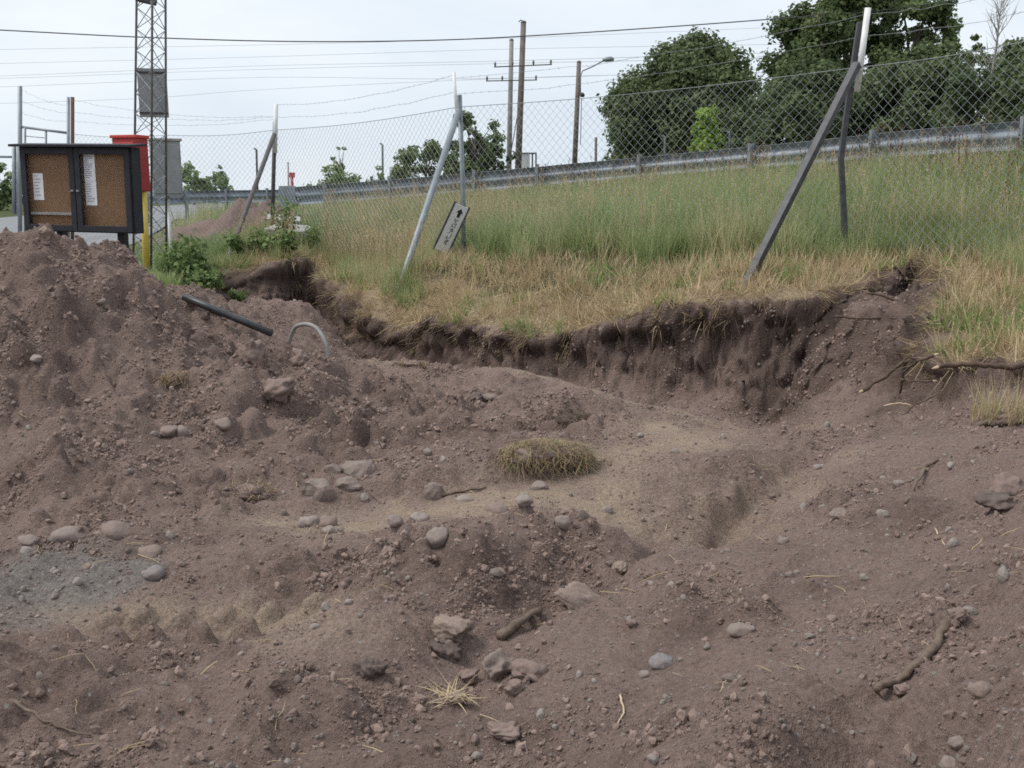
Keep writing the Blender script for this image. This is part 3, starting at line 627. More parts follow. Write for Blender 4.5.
# sign hanging askew on the fence post
sg = empty('sign', P(452, 228, YB - .12), 'small white arrow sign hanging crooked on the middle fence post', 'sign')
sc, su = Vector(P(451.5, 228.5, YB - .12)), Vector((math.sin(R(26)), -.10, math.cos(R(26)))).normalized()
sr = su.cross(Vector((0.42, -1, 0)).normalized()).normalized() * -1
if sr.x < 0: sr = -sr
sn = sr.cross(su).normalized(); sn = sn if sn.y < 0 else -sn
SR = Matrix((sr, -sn, su)).transposed()
def on_sign(u, v, o=0): return sc + sr * u + su * v + sn * o
b = MB(); b.box(sc, (.195, .012, .70), SR); b.build('sign_plate', 'white_paint', sg, bevel=.002)
b = MB()
for u in (-.112, .112): b.box(on_sign(u, 0, -.012), (.03, .022, .74), SR)
b.build('backing_board', 'rust_steel', sg)
b = MB(); b.box(on_sign(.01, .215, .009), (.042, .004, .075), SR)
b.add([on_sign(.01 - .048, .245, .0115), on_sign(.01 + .048, .245, .0115), on_sign(.01, .305, .0115), on_sign(.01 - .048, .245, .006), on_sign(.01 + .048, .245, .006), on_sign(.01, .305, .006)], [(0, 1, 2), (3, 5, 4), (0, 3, 4, 1), (1, 4, 5, 2), (2, 5, 3, 0)])
b.build('arrow', 'ink_black', sg)
b = MB(); rr = random.Random(3)
for k in range(14):                     # a row of small upright letters, too blurred in the photograph to be read
    v = .14 - k * .029
    for q in range(rr.choice((2, 3))):
        if rr.random() < .5: b.box(on_sign(.01 + rr.uniform(-.012, .012), v + rr.uniform(-.008, .008), .0085), (.050, .003, .0065), SR)
        else: b.box(on_sign(.01 + rr.choice((-.023, 0, .023)), v, .0085 + .0006 * q), (.008, .003, .022), SR)
b.build('lettering', 'ink_black', sg)
# ------------------------------------------------------------------ notice board
BY = 11.6
nbz = Vector(P(80.5, 190, BY)); nb = empty('notice_board', (nbz.x, BY, H(nbz.x, BY)), 'black wooden two-door notice board with pinned papers behind the soil heap', 'notice board')
ROTB = Matrix.Rotation(R(.9), 3, 'Y') @ Matrix.Rotation(R(-13), 3, 'Z')
def nbp(u, v, o=0): return nbz + ROTB @ Vector((u, o, v))          # o negative = towards the viewer
W2, H2 = .715, .475
def nbox(bb, u0, u1, v0, v1, o0, o1, mi=0):
    return bb.box(nbp((u0 + u1) / 2, (v0 + v1) / 2, (o0 + o1) / 2), (u1 - u0, abs(o1 - o0), v1 - v0), ROTB, mi)
b = MB(); nbox(b, -W2, W2, -H2 + .0, H2, .085, .105); b.build('back_panel', 'black_wood', nb)
b = MB()
nbox(b, -W2, -W2 + .03, -H2, H2, -.06, .084); nbox(b, W2 - .03, W2, -H2, H2, -.06, .084); nbox(b, -W2 + .03, W2 - .03, -H2, -H2 + .03, -.06, .084); nbox(b, -W2 + .03, W2 - .03, H2 - .03, H2, -.06, .084); nbox(b, -.015, .015, -H2 + .03, H2 - .03, -.058, .084)
b.build('case', 'black_wood', nb, bevel=.003)
for s in (-1, 1):
    u0, u1 = (-W2 + .031, -.016) if s < 0 else (.016, W2 - .031)
    b = MB(); nbox(b, u0, u1, -H2 + .031, H2 - .031, -.012, .015); b.build('cork_panel', 'cork', nb)
    d = MB(); fw = .068; a0, a1, c0, c1 = u0 - .012, u1 + .012, -H2 + .012, H2 - .012
    nbox(d, a0, a0 + fw, c0, c1, -.092, -.062); nbox(d, a1 - fw, a1, c0, c1, -.092, -.062); nbox(d, a0 + fw, a1 - fw, c0, c0 + fw, -.092, -.062); nbox(d, a0 + fw, a1 - fw, c1 - fw, c1, -.092, -.062)
    dr = d.build('door', 'black_wood', nb, bevel=.004)
    q = MB(); nbox(q, a0 + fw + .001, a1 - fw - .001, c0 + fw + .001, c1 - fw - .001, -.080, -.076); q.build('pane', 'glass', dr)
    q = MB(); nbox(q, (a1 - .05 if s < 0 else a0 + .015), (a1 - .015 if s < 0 else a0 + .05), -.02, .0, -.108, -.093); q.build('latch', 'galv', dr, bevel=.002)
b = MB(); ro = nbp(0, H2 + .022, -.01); b.box(ro, (2 * W2 + .14, .30, .028), ROTB @ Matrix.Rotation(R(5), 3, 'X')); b.build('roof', 'black_wood', nb, bevel=.004)
for u in (-.40, .40):
    p = nbp(u, 0, .15); g0 = H(p.x, p.y) - .2; zt = nbz.z + H2 - .05; b = MB(); b.box((p.x, p.y, (g0 + zt) / 2), (.088, .088, zt - g0), ROTB); b.build('leg', 'black_wood', nb, bevel=.004)
def paper(u0, u1, v0, v1, rows, seed, blue=False):
    b = MB(); nbox(b, u0, u1, v0, v1, -.0165, -.014); p = b.build('paper', 'paper', nb); rr = random.Random(seed); q = MB()
    for k in range(rows):
        v = v1 - .03 - k * (v1 - v0 - .05) / rows; e = rr.uniform(.35, .95) * (u1 - u0 - .03); nbox(q, u0 + .015, u0 + .015 + e, v - .003, v + .003, -.0185, -.0168)
    q.build('print', 'ink', p); return p
paper(-.60, -.47, -.12, .18, 7, 1); paper(.075, .215, .10, .405, 12, 2); paper(.078, .218, -.17, .098, 8, 4)
b = MB(); nbox(b, -.66, -.10, -.285, -.255, -.045, -.0125); b.build('ledge', 'pole_grey', nb)
# ------------------------------------------------------------------ lattice mast
MY = 17.2; mb = Vector(P(150.5, 288, MY)); mb.z = H(mb.x, mb.y)
mast = empty('lattice_mast', mb, 'slender steel lattice mast rising out of frame beside the notice board', 'mast')
Hm = 7.4; MAX = (Vector(P(151.5, 0, MY)) - mb); MAX = MAX / MAX.z
def mleg(k, z):                       # three legs, tapering upward
    r = .315 - .012 * z; a = R((-100, 20, 140)[k] + 32); return mb + MAX * z + Vector((math.cos(a) * r, math.sin(a) * r, 0))
for k in range(3): round_bar('leg', [mleg(k, -.2), mleg(k, Hm)], .019, 'rust_steel', mast, 8)
nb_l = 22
for k in range(3):
    b = MB(); k2 = (k + 1) % 3
    for i in range(nb_l):
        z0, z1 = .15 + i * Hm / nb_l, .15 + (i + 1) * Hm / nb_l
        b.tube([mleg(k, z0), mleg(k2, min(z1, Hm))], .0068, 6); b.tube([mleg(k2, z0), mleg(k, min(z1, Hm))], .0062, 6)
    b.build('lattice', 'galv', mast)
rp = Matrix.Rotation(R(14), 3, 'Z'); pz = Vector(P(153, 93, MY + .34)); b = MB(); b.box(pz, (.47, .03, .80), rp); sp = b.build('sign_panel', 'cabinet', mast, bevel=.004)
for dz in (.33, -.33):
    b = MB(); b.box(pz + Vector((0, -.03, dz)), (.46, .02, .03), rp); b.build('bracket', 'dark_steel', sp)
lz = Vector(P(146, -2, MY - .1)); b = MB(); b.box(lz, (.30, .22, .16), Matrix.Rotation(R(12), 3, 'Y')); b.build('lamp_housing', 'dark_steel', mast, bevel=.02)
# red box on a yellow post
rp_ = Vector(P(134, 165, 16.5)); rb = empty('call_box', (rp_.x + .1, 16.5, H(rp_.x + .1, 16.5)), 'red metal box on a yellow post beside the lattice mast', 'box')
b = MB(); b.box(rp_ + Vector((-.04, 0, 0)), (.46, .30, .84), Matrix.Rotation(R(-16), 3, 'Z')); box = b.build('housing', 'red_dark', rb, bevel=.02)
b = MB(); b.box(rp_ + Vector((-.04, 0, .44)), (.50, .34, .05), Matrix.Rotation(R(-16), 3, 'Z')); b.build('lid', 'red', rb, bevel=.01)
b = MB(); b.box(rp_ + Vector((-.085, -.165, .0)), (.38, .02, .70), Matrix.Rotation(R(-16), 3, 'Z')); b.build('door', 'red', rb, bevel=.006)
yp = [P(147.5, 290, 16.5), P(144, 195, 16.5)]; round_bar('post', [Vector(yp[0]), Vector(yp[1]) + Vector((0, .0, .2))], .055, 'yellow', rb, 14)
# grey cabinet on a pale post
cp = Vector(P(166, 169, 18.3)); cb = empty('utility_cabinet', (cp.x, cp.y, H(cp.x, cp.y)), 'grey sheet-metal cabinet on a pale post behind the lattice mast', 'cabinet')
rc = Matrix.Rotation(R(24), 3, 'Z'); b = MB(); b.box(cp, (.50, .34, .96), rc); b.build('housing', 'cabinet', cb, bevel=.008)
b = MB(); b.box(cp + Vector((0, 0, .505)), (.56, .40, .045), rc); b.build('roof', 'concrete', cb, bevel=.006)
b = MB(); b.box(cp + rc @ Vector((-.0, -.18, 0)), (.44, .016, .86), rc); b.build('door', 'cabinet', cb, bevel=.004)
round_bar('post', [(cp.x, cp.y, H(cp.x, cp.y) - .2), (cp.x, cp.y, cp.z - .46)], .03, 'white_paint', cb)
# ------------------------------------------------------------------ gate at the far left
gp = empty('gate', P(45, 240, 20.5), 'galvanised pipe gate with barbed wire behind the notice board', 'gate')
round_bar('gate_post', [P(20, 262, 20.6), P(20, 86, 20.6)], .042, 'galv', gp)
round_bar('frame_bar', [P(22, 127, 20.6), P(68, 133, 20.3)], .026, 'galv', gp); round_bar('frame_bar', [P(46, 131, 20.45), P(45.5, 250, 20.45)], .022, 'galv', gp); round_bar('frame_bar', [P(25, 128, 20.55), P(25, 250, 20.55)], .022, 'galv', gp)
for k in range(5): round_bar('infill_bar', [P(25, 136 + k * 18, 20.56), P(45.5, 138 + k * 18, 20.46)], .008, 'wire', gp, 6)
for k, (ya, yb) in enumerate([(89, 106), (100, 113), (112, 121)]): barbed(P(20, ya, 20.6), P(68, yb, 20.2), .05, gp, seed=40 + k)
gl = empty('gate', P(10, 212, 27), 'low pale pipe barrier at the left edge before the trees', 'gate')
for x in (14, 18): round_bar('gate_post', [P(x, 214, 27), P(x, 146, 27)], .05, 'galv', gl)
round_bar('frame_bar', [P(-60, 156, 27.3), P(14, 157, 27)], .03, 'galv', gl)
# small rusty upright by the gate
# ------------------------------------------------------------------ buried pipes in the dug ground
def ground_pipe(name, pxs, r, mat, label, cat, lift=0.6, y1=60, sides=10):
    pts = []
    for px, py in pxs:
        q = HIT(px, py, 1.3, y1); q.z += r * lift; pts.append(q)
    return tag(MB().tube(pts, r, sides).build(name, mat, smooth=True), label, cat)
q0, q1 = HIT(186, 299), HIT(250, 327)
ya_, yb_ = q0.y - .12, min(q1.y - .12, q0.y + .2)
pp = [Vector(P(183, 293, ya_)), Vector(P(212, 305, ya_ + (yb_ - ya_) * .35)), Vector(P(240, 316.5, ya_ + (yb_ - ya_) * .7)), Vector(P(272, 330, yb_))]
pp = [v - Vector((0, 0, .03)) for v in pp]
tag(MB().tube(pp, .031, 12).build('pipe', 'plastic_black', smooth=True), 'straight black plastic pipe half buried behind the soil heap', 'pipe')
q = HIT(328, 356); hy = q.y + .02
hp = [P(288, 346, hy + .35), P(294, 329, hy + .3), P(303, 324.5, hy + .25), P(313, 326, hy + .15), P(321, 334, hy + .06), P(327, 348, hy), P(329, 364, hy - .02)]
hp = [Vector(v) for v in hp]; hq = []
for i in range(len(hp) - 1):
    for k in range(5):
        f = k / 5; a0, a1, a2, a3 = hp[max(i - 1, 0)], hp[i], hp[i + 1], hp[min(i + 2, len(hp) - 1)]
        hq.append(.5 * ((2 * a1) + (a2 - a0) * f + (2 * a0 - 5 * a1 + 4 * a2 - a3) * f * f + (3 * a1 - a0 - 3 * a2 + a3) * f ** 3))
tag(MB().tube(hq, .019, 10).build('hose', 'hose', smooth=True), 'grey hose looping out of the trench at its deep end', 'hose')
# ------------------------------------------------------------------ concrete slabs behind the fence
for px, py, y, sz, rz, lb in [(284, 220, 19.3, (.62, .5, .10), 12, 'pale concrete slab lying below the guardrail end'), (290, 231, 18.2, (.75, .55, .14), -14, 'larger concrete slab lying nearest the deep end of the trench')]:
    c = Vector(P(px, py, y)); b = MB(); b.box((0, 0, 0), sz); o = b.build('concrete_slab', 'concrete', bevel=.012); o.location = c; o.rotation_euler = (R(9), R(4), R(rz)); tag(o, lb, 'slab')
# ------------------------------------------------------------------ stones, lumps of earth, sticks and roots
def ico(sub):
    bm = bmesh.new(); bmesh.ops.create_icosphere(bm, subdivisions=sub, radius=1.0); v = np.array([x.co[:] for x in bm.verts]); f = [tuple(q.index for q in p.verts) for p in bm.faces]; bm.free(); return v, f
ICO2, ICO3, ICO4 = ico(2), ico(3), ico(4)
def rock_verts(base, seed, facets=7, rough=.12, cut=.78):
    rs = np.random.RandomState(seed); v = base.copy(); nrm = v.copy()
    v = v * (1 + rough * .8 * (np.sin(v @ rs.normal(0, 2.2, 3) + rs.rand() * 6) * .5 + np.sin(v @ rs.normal(0, 3.6, 3) + rs.rand() * 6) * .35))[:, None]
    for _ in range(facets):
        n = rs.normal(0, 1, 3); n /= np.linalg.norm(n); d = v @ n; h = cut * (.85 + .3 * rs.rand()); over = np.clip(d - h, 0, None); v = v - over[:, None] * n * .9
    for k in range(3): v = v + nrm * (rough * .16 * np.sin(v @ rs.normal(0, 7 + 4 * k, 3) + rs.rand() * 6))[:, None]
    return v
def clod_verts(seed):
    rs = np.random.RandomState(seed); v = rock_verts(ICO4[0], seed, 9, .28, .74); nrm = ICO4[0]
    for k in range(6):
        f = 3.5 * 1.6 ** k; s_ = np.zeros(len(v))
        for _ in range(6): w = rs.normal(0, 1, 3); w *= f * (.7 + .6 * rs.rand()) / np.linalg.norm(w); s_ += np.sin(v @ w + rs.rand() * 6)
        v = v + nrm * (s_ * .115 / f ** .8)[:, None]
    return v
def rock(name, px, py, wpx, hpx, mat, label, cat, seed, depth=.85, tilt=0, sink=.28, facets=7, rough=.12, smooth=True, group=None):
    q = HIT(px, py + hpx * .40); d = q.y
    w, h = wpx * d / FPX / 2, hpx * d / FPX / 2 * 1.05
    cl_ = name == 'soil_clod'; v = (clod_verts(seed) * .92 if cl_ else rock_verts(ICO3[0], seed, facets, rough)) * np.array([w, w * depth, h]) * 1.16
    a = R(tilt); ca, sa = math.cos(a), math.sin(a); v = np.stack([v[:, 0] * ca - v[:, 2] * sa, v[:, 1], v[:, 0] * sa + v[:, 2] * ca], -1)
    o = MB().add(v.tolist(), (ICO4 if cl_ else ICO3)[1]).build(name, mat, smooth=smooth or cl_)
    y2 = q.y + w * depth * .5; o.location = (q.x, y2, min(H(q.x, y2), q.z + h * .5) + h * (1 - 2 * sink)); return tag(o, label, cat, group)
ST = [  # px, py, w, h, material, label
 (65, 532, 36, 19, 'st_grey', 'smooth grey oblong stone at the foot of the left heap, leftmost of the large stones'),
 (114, 527, 31, 18, 'st_brown', 'rounded brownish stone just right of the leftmost oblong stone'),
 (149, 551, 24, 12, 'st_brown', 'flat brown stone at the edge of the grey gravel patch'),
 (152, 574, 20, 15, 'st_blue', 'small bluish grey stone lying in the grey gravel'),
 (27, 541, 20, 9, 'st_grey', 'small flat grey stone left of the oblong stone at the heap foot'),
 (317, 484, 30, 32, 'clay_grey', 'tall blocky grey stone at the right foot of the left heap'),
 (357, 467, 34, 17, 'clay_grey', 'grey slab-like stone on top of the blocky stone pile'),
 (347, 482, 26, 18, 'clay_grey', 'angular grey stone wedged right of the tall blocky stone'),
 (334, 468, 18, 14, 'clay_grey', 'small angular grey stone between the block and the slab'),
 (433, 488, 20, 26, 'clay_grey', 'upright dark grey stone beside a twig in the middle'),
 (308, 520, 24, 15, 'st_pale', 'pale rounded stone, left one of a touching pair below the block'),
 (328, 519, 18, 17, 'st_brown', 'brown rounded stone, right one of a touching pair below the block'),
 (329, 530, 14, 9, 'st_pale', 'very small pale stone under the touching pair'),
 (395, 524, 16, 12, 'st_grey', 'small grey stone left of the pale stone on the path'),
 (419, 516, 19, 14, 'st_pale', 'small pale round stone on the sandy path'),
 (437, 539, 27, 19, 'st_grey', 'angular grey stone at the lower edge of the sandy path'),
 (465, 498, 18, 9, 'st_pale', 'flat pale stone just below the long twig'),
 (498, 507, 21, 13, 'st_brown', 'oval brown stone in the middle of the sandy path'),
 (524, 504, 18, 10, 'st_pale', 'flat pale stone right of the oval brown stone'),
 (540, 485, 17, 11, 'st_grey', 'small grey stone at the foot of the dry grass sod'),
 (563, 525, 16, 17, 'st_grey', 'pointed grey stone standing on the path right of centre'),
 (607, 509, 13, 9, 'st_pale', 'small pale stone farthest right on the sandy path'),
 (661, 661, 26, 19, 'st_blue', 'bluish grey angular stone on the right heap, lower middle'),
 (645, 674, 12, 9, 'st_grey', 'tiny grey stone just below the bluish stone on the right heap'),
 (743, 629, 26, 14, 'st_grey', 'flat grey stone half buried in the middle of the right heap'),
 (842, 512, 22, 12, 'clay_grey', 'flat dark stone high on the right heap'),
 (881, 512, 11, 8, 'st_pale', 'small pale stone on the upper right heap beside the thin root'),
 (901, 482, 13, 8, 'st_grey', 'small grey stone near the top of the right heap'),
 (984, 688, 26, 19, 'st_brown', 'half buried rounded brown stone on the lower right heap'),
 (958, 747, 18, 13, 'st_grey', 'upper of two grey stones at the bottom right corner'),
 (952, 763, 24, 15, 'st_grey', 'lower of two grey stones at the bottom right corner'),
 (784, 540, 11, 8, 'st_grey', 'small grey stone on the upper left flank of the right heap'),
 (222, 425, 17, 12, 'st_brown', 'small brown stone halfway up the left heap'),
 (168, 432, 18, 12, 'st_brown', 'rounded stone, left one of two on the left heap slope'),
 (181, 431, 14, 12, 'st_grey', 'grey stone, right one of two on the left heap slope'),
 (36, 360, 12, 8, 'st_pale', 'small pale stone on the upper left heap'),
]
for k, (px, py, w, h, m, lb) in enumerate(ST):
    rock('stone', px, py, w, h, m, lb, 'stone', 100 + k, tilt=random.uniform(-12, 12), facets=9 if m != 'clay_grey' else 13, rough=.2, sink=.43, smooth=(m != 'clay_grey'))
EL = [
 (369, 667, 32, 26, 'earth_dark', 'dark broken clod standing alone at lower left of centre', -18),
 (449, 634, 46, 30, 'sandclay', 'large sandy clod with a dark fractured face in the lower middle', 8),
 (446, 650, 30, 22, 'earth_dark', 'dark clod under the large sandy clod', -20),
 (500, 665, 36, 34, 'clay_grey', 'blocky grey clod in the crease below the large sandy clod', 10),
 (531, 672, 40, 24, 'earth', 'long brown clod right of the blocky grey clod', -14),
 (470, 676, 22, 14, 'earth', 'small brown clod left of the straw tuft', 5),
 (515, 690, 22, 18, 'earth', 'brown clod right of the straw tuft', 15),
 (505, 733, 34, 14, 'earth', 'dark brown clod near the bottom edge, centre', 0),
 (620, 570, 18, 12, 'sandclay', 'small sandy clod at the top of the crease', 6),
 (280, 397, 34, 22, 'earth', 'large brown clod on the ridge right of the sod', 18),
 (300, 356, 24, 20, 'earth', 'brown clod, higher one on the ridge below the hose', -10),
 (250, 352, 30, 26, 'earth', 'tall brown clod on the ridge of the heap', 8),
 (204, 316, 11, 9, 'earth_dark', 'small dark clod on the ridge beside the black pipe', 0),
 (45, 233, 13, 12, 'sandclay', 'pale clod on the very top of the left heap', 0),
 (475, 397, 18, 9, 'earth_dark', 'dark clod, left of the pair on the middle mound', 12),
 (492, 396, 18, 10, 'clay_grey', 'grey clod, right of the pair on the middle mound', -8),
 (1008, 482, 34, 30, 'earth', 'large dark clod at the right edge of the right heap', 10),
 (1000, 500, 40, 18, 'earth_dark', 'flat dark clod below the large clod at the right edge', 4),
 (960, 620, 22, 14, 'earth', 'brown clod on the right heap above the buried stone', 0),
 (632, 628, 14, 8, 'earth', 'flat brown clod on the left flank of the right heap', 0),
 (905, 690, 20, 14, 'earth', 'brown clod below the forked stick on the right heap', 0),
]
for k, (px, py, w, h, m, lb, tl) in enumerate(EL):
    rock('soil_clod', px, py, w, h, m, lb, 'clod', 300 + k, tilt=tl, facets=10, rough=.24, sink=.3, smooth=False)
# slab of pale clay leaning in the crease
q = HIT(580, 608); v = clod_verts(77) * np.array([.10, .028, .07])
o = MB().add(v.tolist(), ICO4[1]).build('clay_slab', 'sandclay', smooth=True); o.location = (q.x, q.y + .03, q.z + .015); o.rotation_euler = (R(-48), R(24), R(20)); tag(o, 'pale smooth slab of clay leaning in the crease of the right heap', 'clod')
def wiggle(pts, amp, seed, sub=4):
    rr = random.Random(seed); out = []; pts = [Vector(p) for p in pts]
    for a, c in zip(pts[:-1], pts[1:]):
        for k in range(sub): out.append(a + (c - a) * (k / sub) + (Vector((rr.uniform(-1, 1), rr.uniform(-1, 1), rr.uniform(-1, 1))) * amp if (k or len(out)) else Vector()))
    return out + [pts[-1]]
def stick(name, pxs, r0, r1, mat, label, cat, seed, lift=.8, amp=.004, pale=None):
    pts = [HIT(*p) for p in pxs]
    for p in pts: p.z += r0 * lift
    pts = wiggle(pts, amp, seed); n = len(pts); rr = random.Random(seed)
    rad = [(r0 + (r1 - r0) * i / (n - 1)) * rr.uniform(.82, 1.18) for i in range(n)]
    return tag(MB().tube(pts, rad, 7).build(name, mat, smooth=True), label, cat)
stick('stick', [(430, 499), (455, 494), (486, 489)], .012, .006, 'stick', 'long thin brown twig lying on the path beside the upright stone', 'stick', 1)
stick('stick', [(946, 630), (935, 650), (915, 672), (895, 686), (876, 696)], .0135, .008, 'stick', 'thick bent brown stick on the lower right heap', 'stick', 2)
stick('stick', [(500, 641), (518, 630), (540, 616)], .020, .014, 'stick', 'short thick dark stick in the crease of the soil', 'stick', 3)
stick('stick', [(16, 709), (40, 722), (62, 733), (92, 738)], .006, .003, 'stick', 'thin curved rootlet lying at the bottom left', 'stick', 4)
stick('stick', [(938, 462), (925, 470), (914, 490), (905, 505)], .010, .005, 'stick', 'forked thin root near the top of the right heap', 'stick', 5)
stick('stick', [(563, 682), (600, 675)], .004, .002, 'stick', 'thin dark twig left of the flat stone on the right heap', 'stick', 6)
stick('stick', [(935, 530), (942, 540), (948, 554)], .004, .002, 'root_pale', 'pale short straw-like root on the upper right heap', 'stick', 7)
stick('stick', [(325, 380), (327, 395)], .007, .004, 'stick', 'short dark twig standing on the ridge in front of the trench', 'stick', 8)
stick('stick', [(370, 492), (380, 505)], .005, .003, 'stick', 'thin twig below the clod pile left of centre', 'stick', 9)
stick('stick', [(620, 698), (624, 712), (617, 726)], .004, .002, 'root_pale', 'curly pale rootlet on the lower flank of the right heap', 'stick', 10)
# roots in the hollow of the bank
def root(pts, r0, r1, label, seed, mat='root', tip=True):
    ww = wiggle([P(p[0], p[1], p[2] - .32) for p in pts], .007, seed); n = len(ww); rr = random.Random(seed)
    o = MB().tube(ww, [(r0 + (r1 - r0) * i / (n - 1)) * rr.uniform(.88, 1.12) for i in range(n)], 8).build('tree_root', mat, smooth=True)
    if tip:
        d = (ww[0] - ww[1]).normalized(); MB().tube([ww[0] - d * .004, ww[0] + d * r0 * 1.6, ww[0] + d * r0 * 3], [r0 * .92, r0 * .6, r0 * .15], 7).build('broken_end', 'root_pale', o)
    return tag(o, label, 'root')
root([(938, 367, 7.0), (962, 364, 7.0), (990, 365, 6.95), (1012, 367, 6.95), (1060, 358, 6.9)], .015, .021, 'thick dark root with a pale broken end sticking out at the right', 1)
root([(862, 391, 7.75), (885, 377, 7.9), (905, 360, 8.05), (935, 336, 8.15), (945, 330, 8.3)], .014, .009, 'long reddish root slanting up across the hollow in the bank', 2)
root([(935, 355, 7.25), (918, 361, 7.35), (904, 373, 7.55), (900, 393, 7.65)], .011, .008, 'hooked dark root hanging left of the thick broken root', 3)
root([(933, 381, 7.0), (912, 381, 7.1), (900, 379, 7.3)], .009, .007, 'short level root below the hooked root', 4)
root([(868, 293, 9.35), (890, 298, 9.3), (912, 307, 9.2), (920, 312, 9.2)], .010, .013, 'upper dark root lying across the top of the hollow', 5, tip=False)
root([(835, 316, 8.9), (858, 319, 8.9), (886, 318, 9.0), (902, 319, 9.0)], .010, .006, 'level root below the upper root at the left of the hollow', 6, tip=False)
root([(884, 406, 7.5), (900, 402, 7.45), (912, 407, 7.4)], .007, .005, 'small pale root at the bottom of the hollow', 7, 'root_pale', False)
root([(936, 395, 7.0), (915, 404, 7.15), (900, 420, 7.25)], .006, .004, 'thin root drooping beneath the thick broken root', 8, 'stick', False)
root([(790, 350, 8.75), (778, 357, 8.75), (770, 349, 8.8)], .007, .004, 'small crooked root on the cut face below the near brace', 9, 'root', False)
# ------------------------------------------------------------------ loose soil crumbs and pebbles (uncountable)
RS = np.random.RandomState(5)
def lump_source(seed, mat, facets, rough):
    v = rock_verts(ICO2[0], seed, facets, rough, .75); return MB().add((v * np.array([1, .85, .68])).tolist(), ICO2[1]).build('lump', mat, smooth=False, link=False)
def terrain_scatter(n, dens_fn, y0=1.25, y1=13.5, power=1.6):
    """random ground points, denser nearer the photographer; kept by dens_fn(x, y, i, j)"""
    y = y0 + (y1 - y0) * RS.rand(n) ** power; x = (RS.rand(n) * 2 - 1) * np.minimum(.56 * y + .35, 5.6)
    keep = RS.rand(n) < dens_fn(x, y); x, y = x[keep], y[keep]
    return x, y
def to_pts(x, y, lift): return np.stack([bil(VX, x, y), bil(VY, x, y), bil(Z, x, y) + lift], -1)
cl_noise = lambda x, y: sstep(-.05, .55, fbm(x / .45, y / .45, 4, 201)) * .9 + .10
x, y = terrain_scatter(340000, lambda x, y: np.clip((1 - bil(onbank, x, y)) * cl_noise(x, y) * (.25 + .75 * np.clip(bil(rough, x, y), 0, 1)) * (1 - .8 * bil(trk, x, y)), 0, 1))
n = len(x); s = .0040 * (1 - RS.rand(n)) ** -.40; s = np.clip(s * (.45 + .15 * y), .003, .021) * (.55 + .6 * np.clip(bil(rough, x, y), 0, 1))
scatter('soil_crumbs', to_pts(x, y, s * .25), RS.rand(n, 3) * 6.28, s, RS.randint(0, 5, n), [lump_source(400 + k, 'clod', 12, .42) for k in range(5)], 'loose brown crumbs of soil strewn over the heaps', 'soil')
gz = lambda x, y: np.clip((1 - bil(onbank, x, y)) * (.10 + .9 * bil(gravel, x, y) + .45 * gauss_px(x, y, g(400, 600), g(470, 610), .22) + .5 * gauss_px(x, y, g(255, 760), g(330, 745), .16) + .3 * bil(rightpile, x, y) * sstep(0, .5, fbm(x / .4, y / .4, 2, 205))
      + .5 * gauss_px(x, y, g(120, 580), g(165, 570), .1)), 0, 1)
x, y = terrain_scatter(30000, gz); n = len(x); s = np.clip(.0042 * (1 - RS.rand(n)) ** -.42 * (.6 + .15 * y), .004, .03)
scatter('pebbles', to_pts(x, y, s * .2), RS.rand(n, 3) * 6.28, s, RS.randint(0, 4, n), [lump_source(420 + k, 'pebble', 5, .15) for k in range(4)], 'small grey pebbles and gravel scattered in the soil', 'pebbles')
# ------------------------------------------------------------------ grass (uncountable)
def blade(b, base, h, lean, az, w, curl, tint, seg=4):
    d = Vector((math.cos(az), math.sin(az), 0)); s = Vector((-d.y, d.x, 0)); vs = []; p = Vector(base); a = lean
    for k in range(seg):
        ww = w * (1 - (k / seg) ** 1.5); vs += [p - s * ww / 2, p + s * ww / 2]; step = h / seg
        p = p + (d * math.sin(a) + Vector((0, 0, 1)) * math.cos(a)) * step; a += curl / seg
    vs.append(p); fs = [(2 * k, 2 * k + 1, 2 * k + 3, 2 * k + 2) for k in range(seg - 1)] + [(2 * seg - 2, 2 * seg - 1, 2 * seg)]
    b.add(vs, fs, 0, tint)
def tuft(mat, n, h0, h1, spread, lean, w, curl, seed, seg=4):
    rr = random.Random(seed); b = MB(); tb = rr.random() * .35
    for _ in range(n):
        a = rr.uniform(0, 6.283); r = spread * math.sqrt(rr.random())
        blade(b, (r * math.cos(a), r * math.sin(a), -.02), rr.uniform(h0, h1), abs(rr.gauss(0, lean)), a + rr.gauss(0, .6), w * rr.uniform(.6, 1.25), rr.uniform(0, curl), min(1, tb + rr.random() * .7), seg)
    return b.build('tuft', mat, link=False)
def seedhead(mat, seed, n=3, h=(.75, 1.05), dock=False):
    rr = random.Random(seed); b = MB()
    for _ in range(n):
        x, y = rr.gauss(0, .05), rr.gauss(0, .05); hh = rr.uniform(*h); a = rr.uniform(0, 6.28); l = rr.uniform(.02, .2); t = rr.random()
        top = Vector((x + math.cos(a) * l * hh, y + math.sin(a) * l * hh, hh)); mid = Vector((x, y, 0)) * .4 + top * .6 - Vector((0, 0, .0)) - Vector((math.cos(a), math.sin(a), 0)) * l * .2
        b.tube([(x, y, -.02), mid, top], [.003, .0022, .0015], 3, tint=t, cap=False)
        for q in range(16 if dock else 9):
            f = rr.uniform(.62 if dock else .82, 1.0); c = mid + (top - mid) * ((f - .6) / .4); e = Vector((rr.gauss(0, 1), rr.gauss(0, 1), rr.uniform(.4, 1.6))).normalized() * (rr.uniform(.015, .035) if dock else rr.uniform(.02, .05))
            s = e.cross(Vector((rr.gauss(0, 1), rr.gauss(0, 1), 0))).normalized() * (.009 if dock else .004); b.add([c, c + e * .5 + s, c + e, c + e * .5 - s], [(0, 1, 2, 3)], 0, min(1, t * .6 + rr.random() * .4))
    return b.build('stalks', mat, link=False)
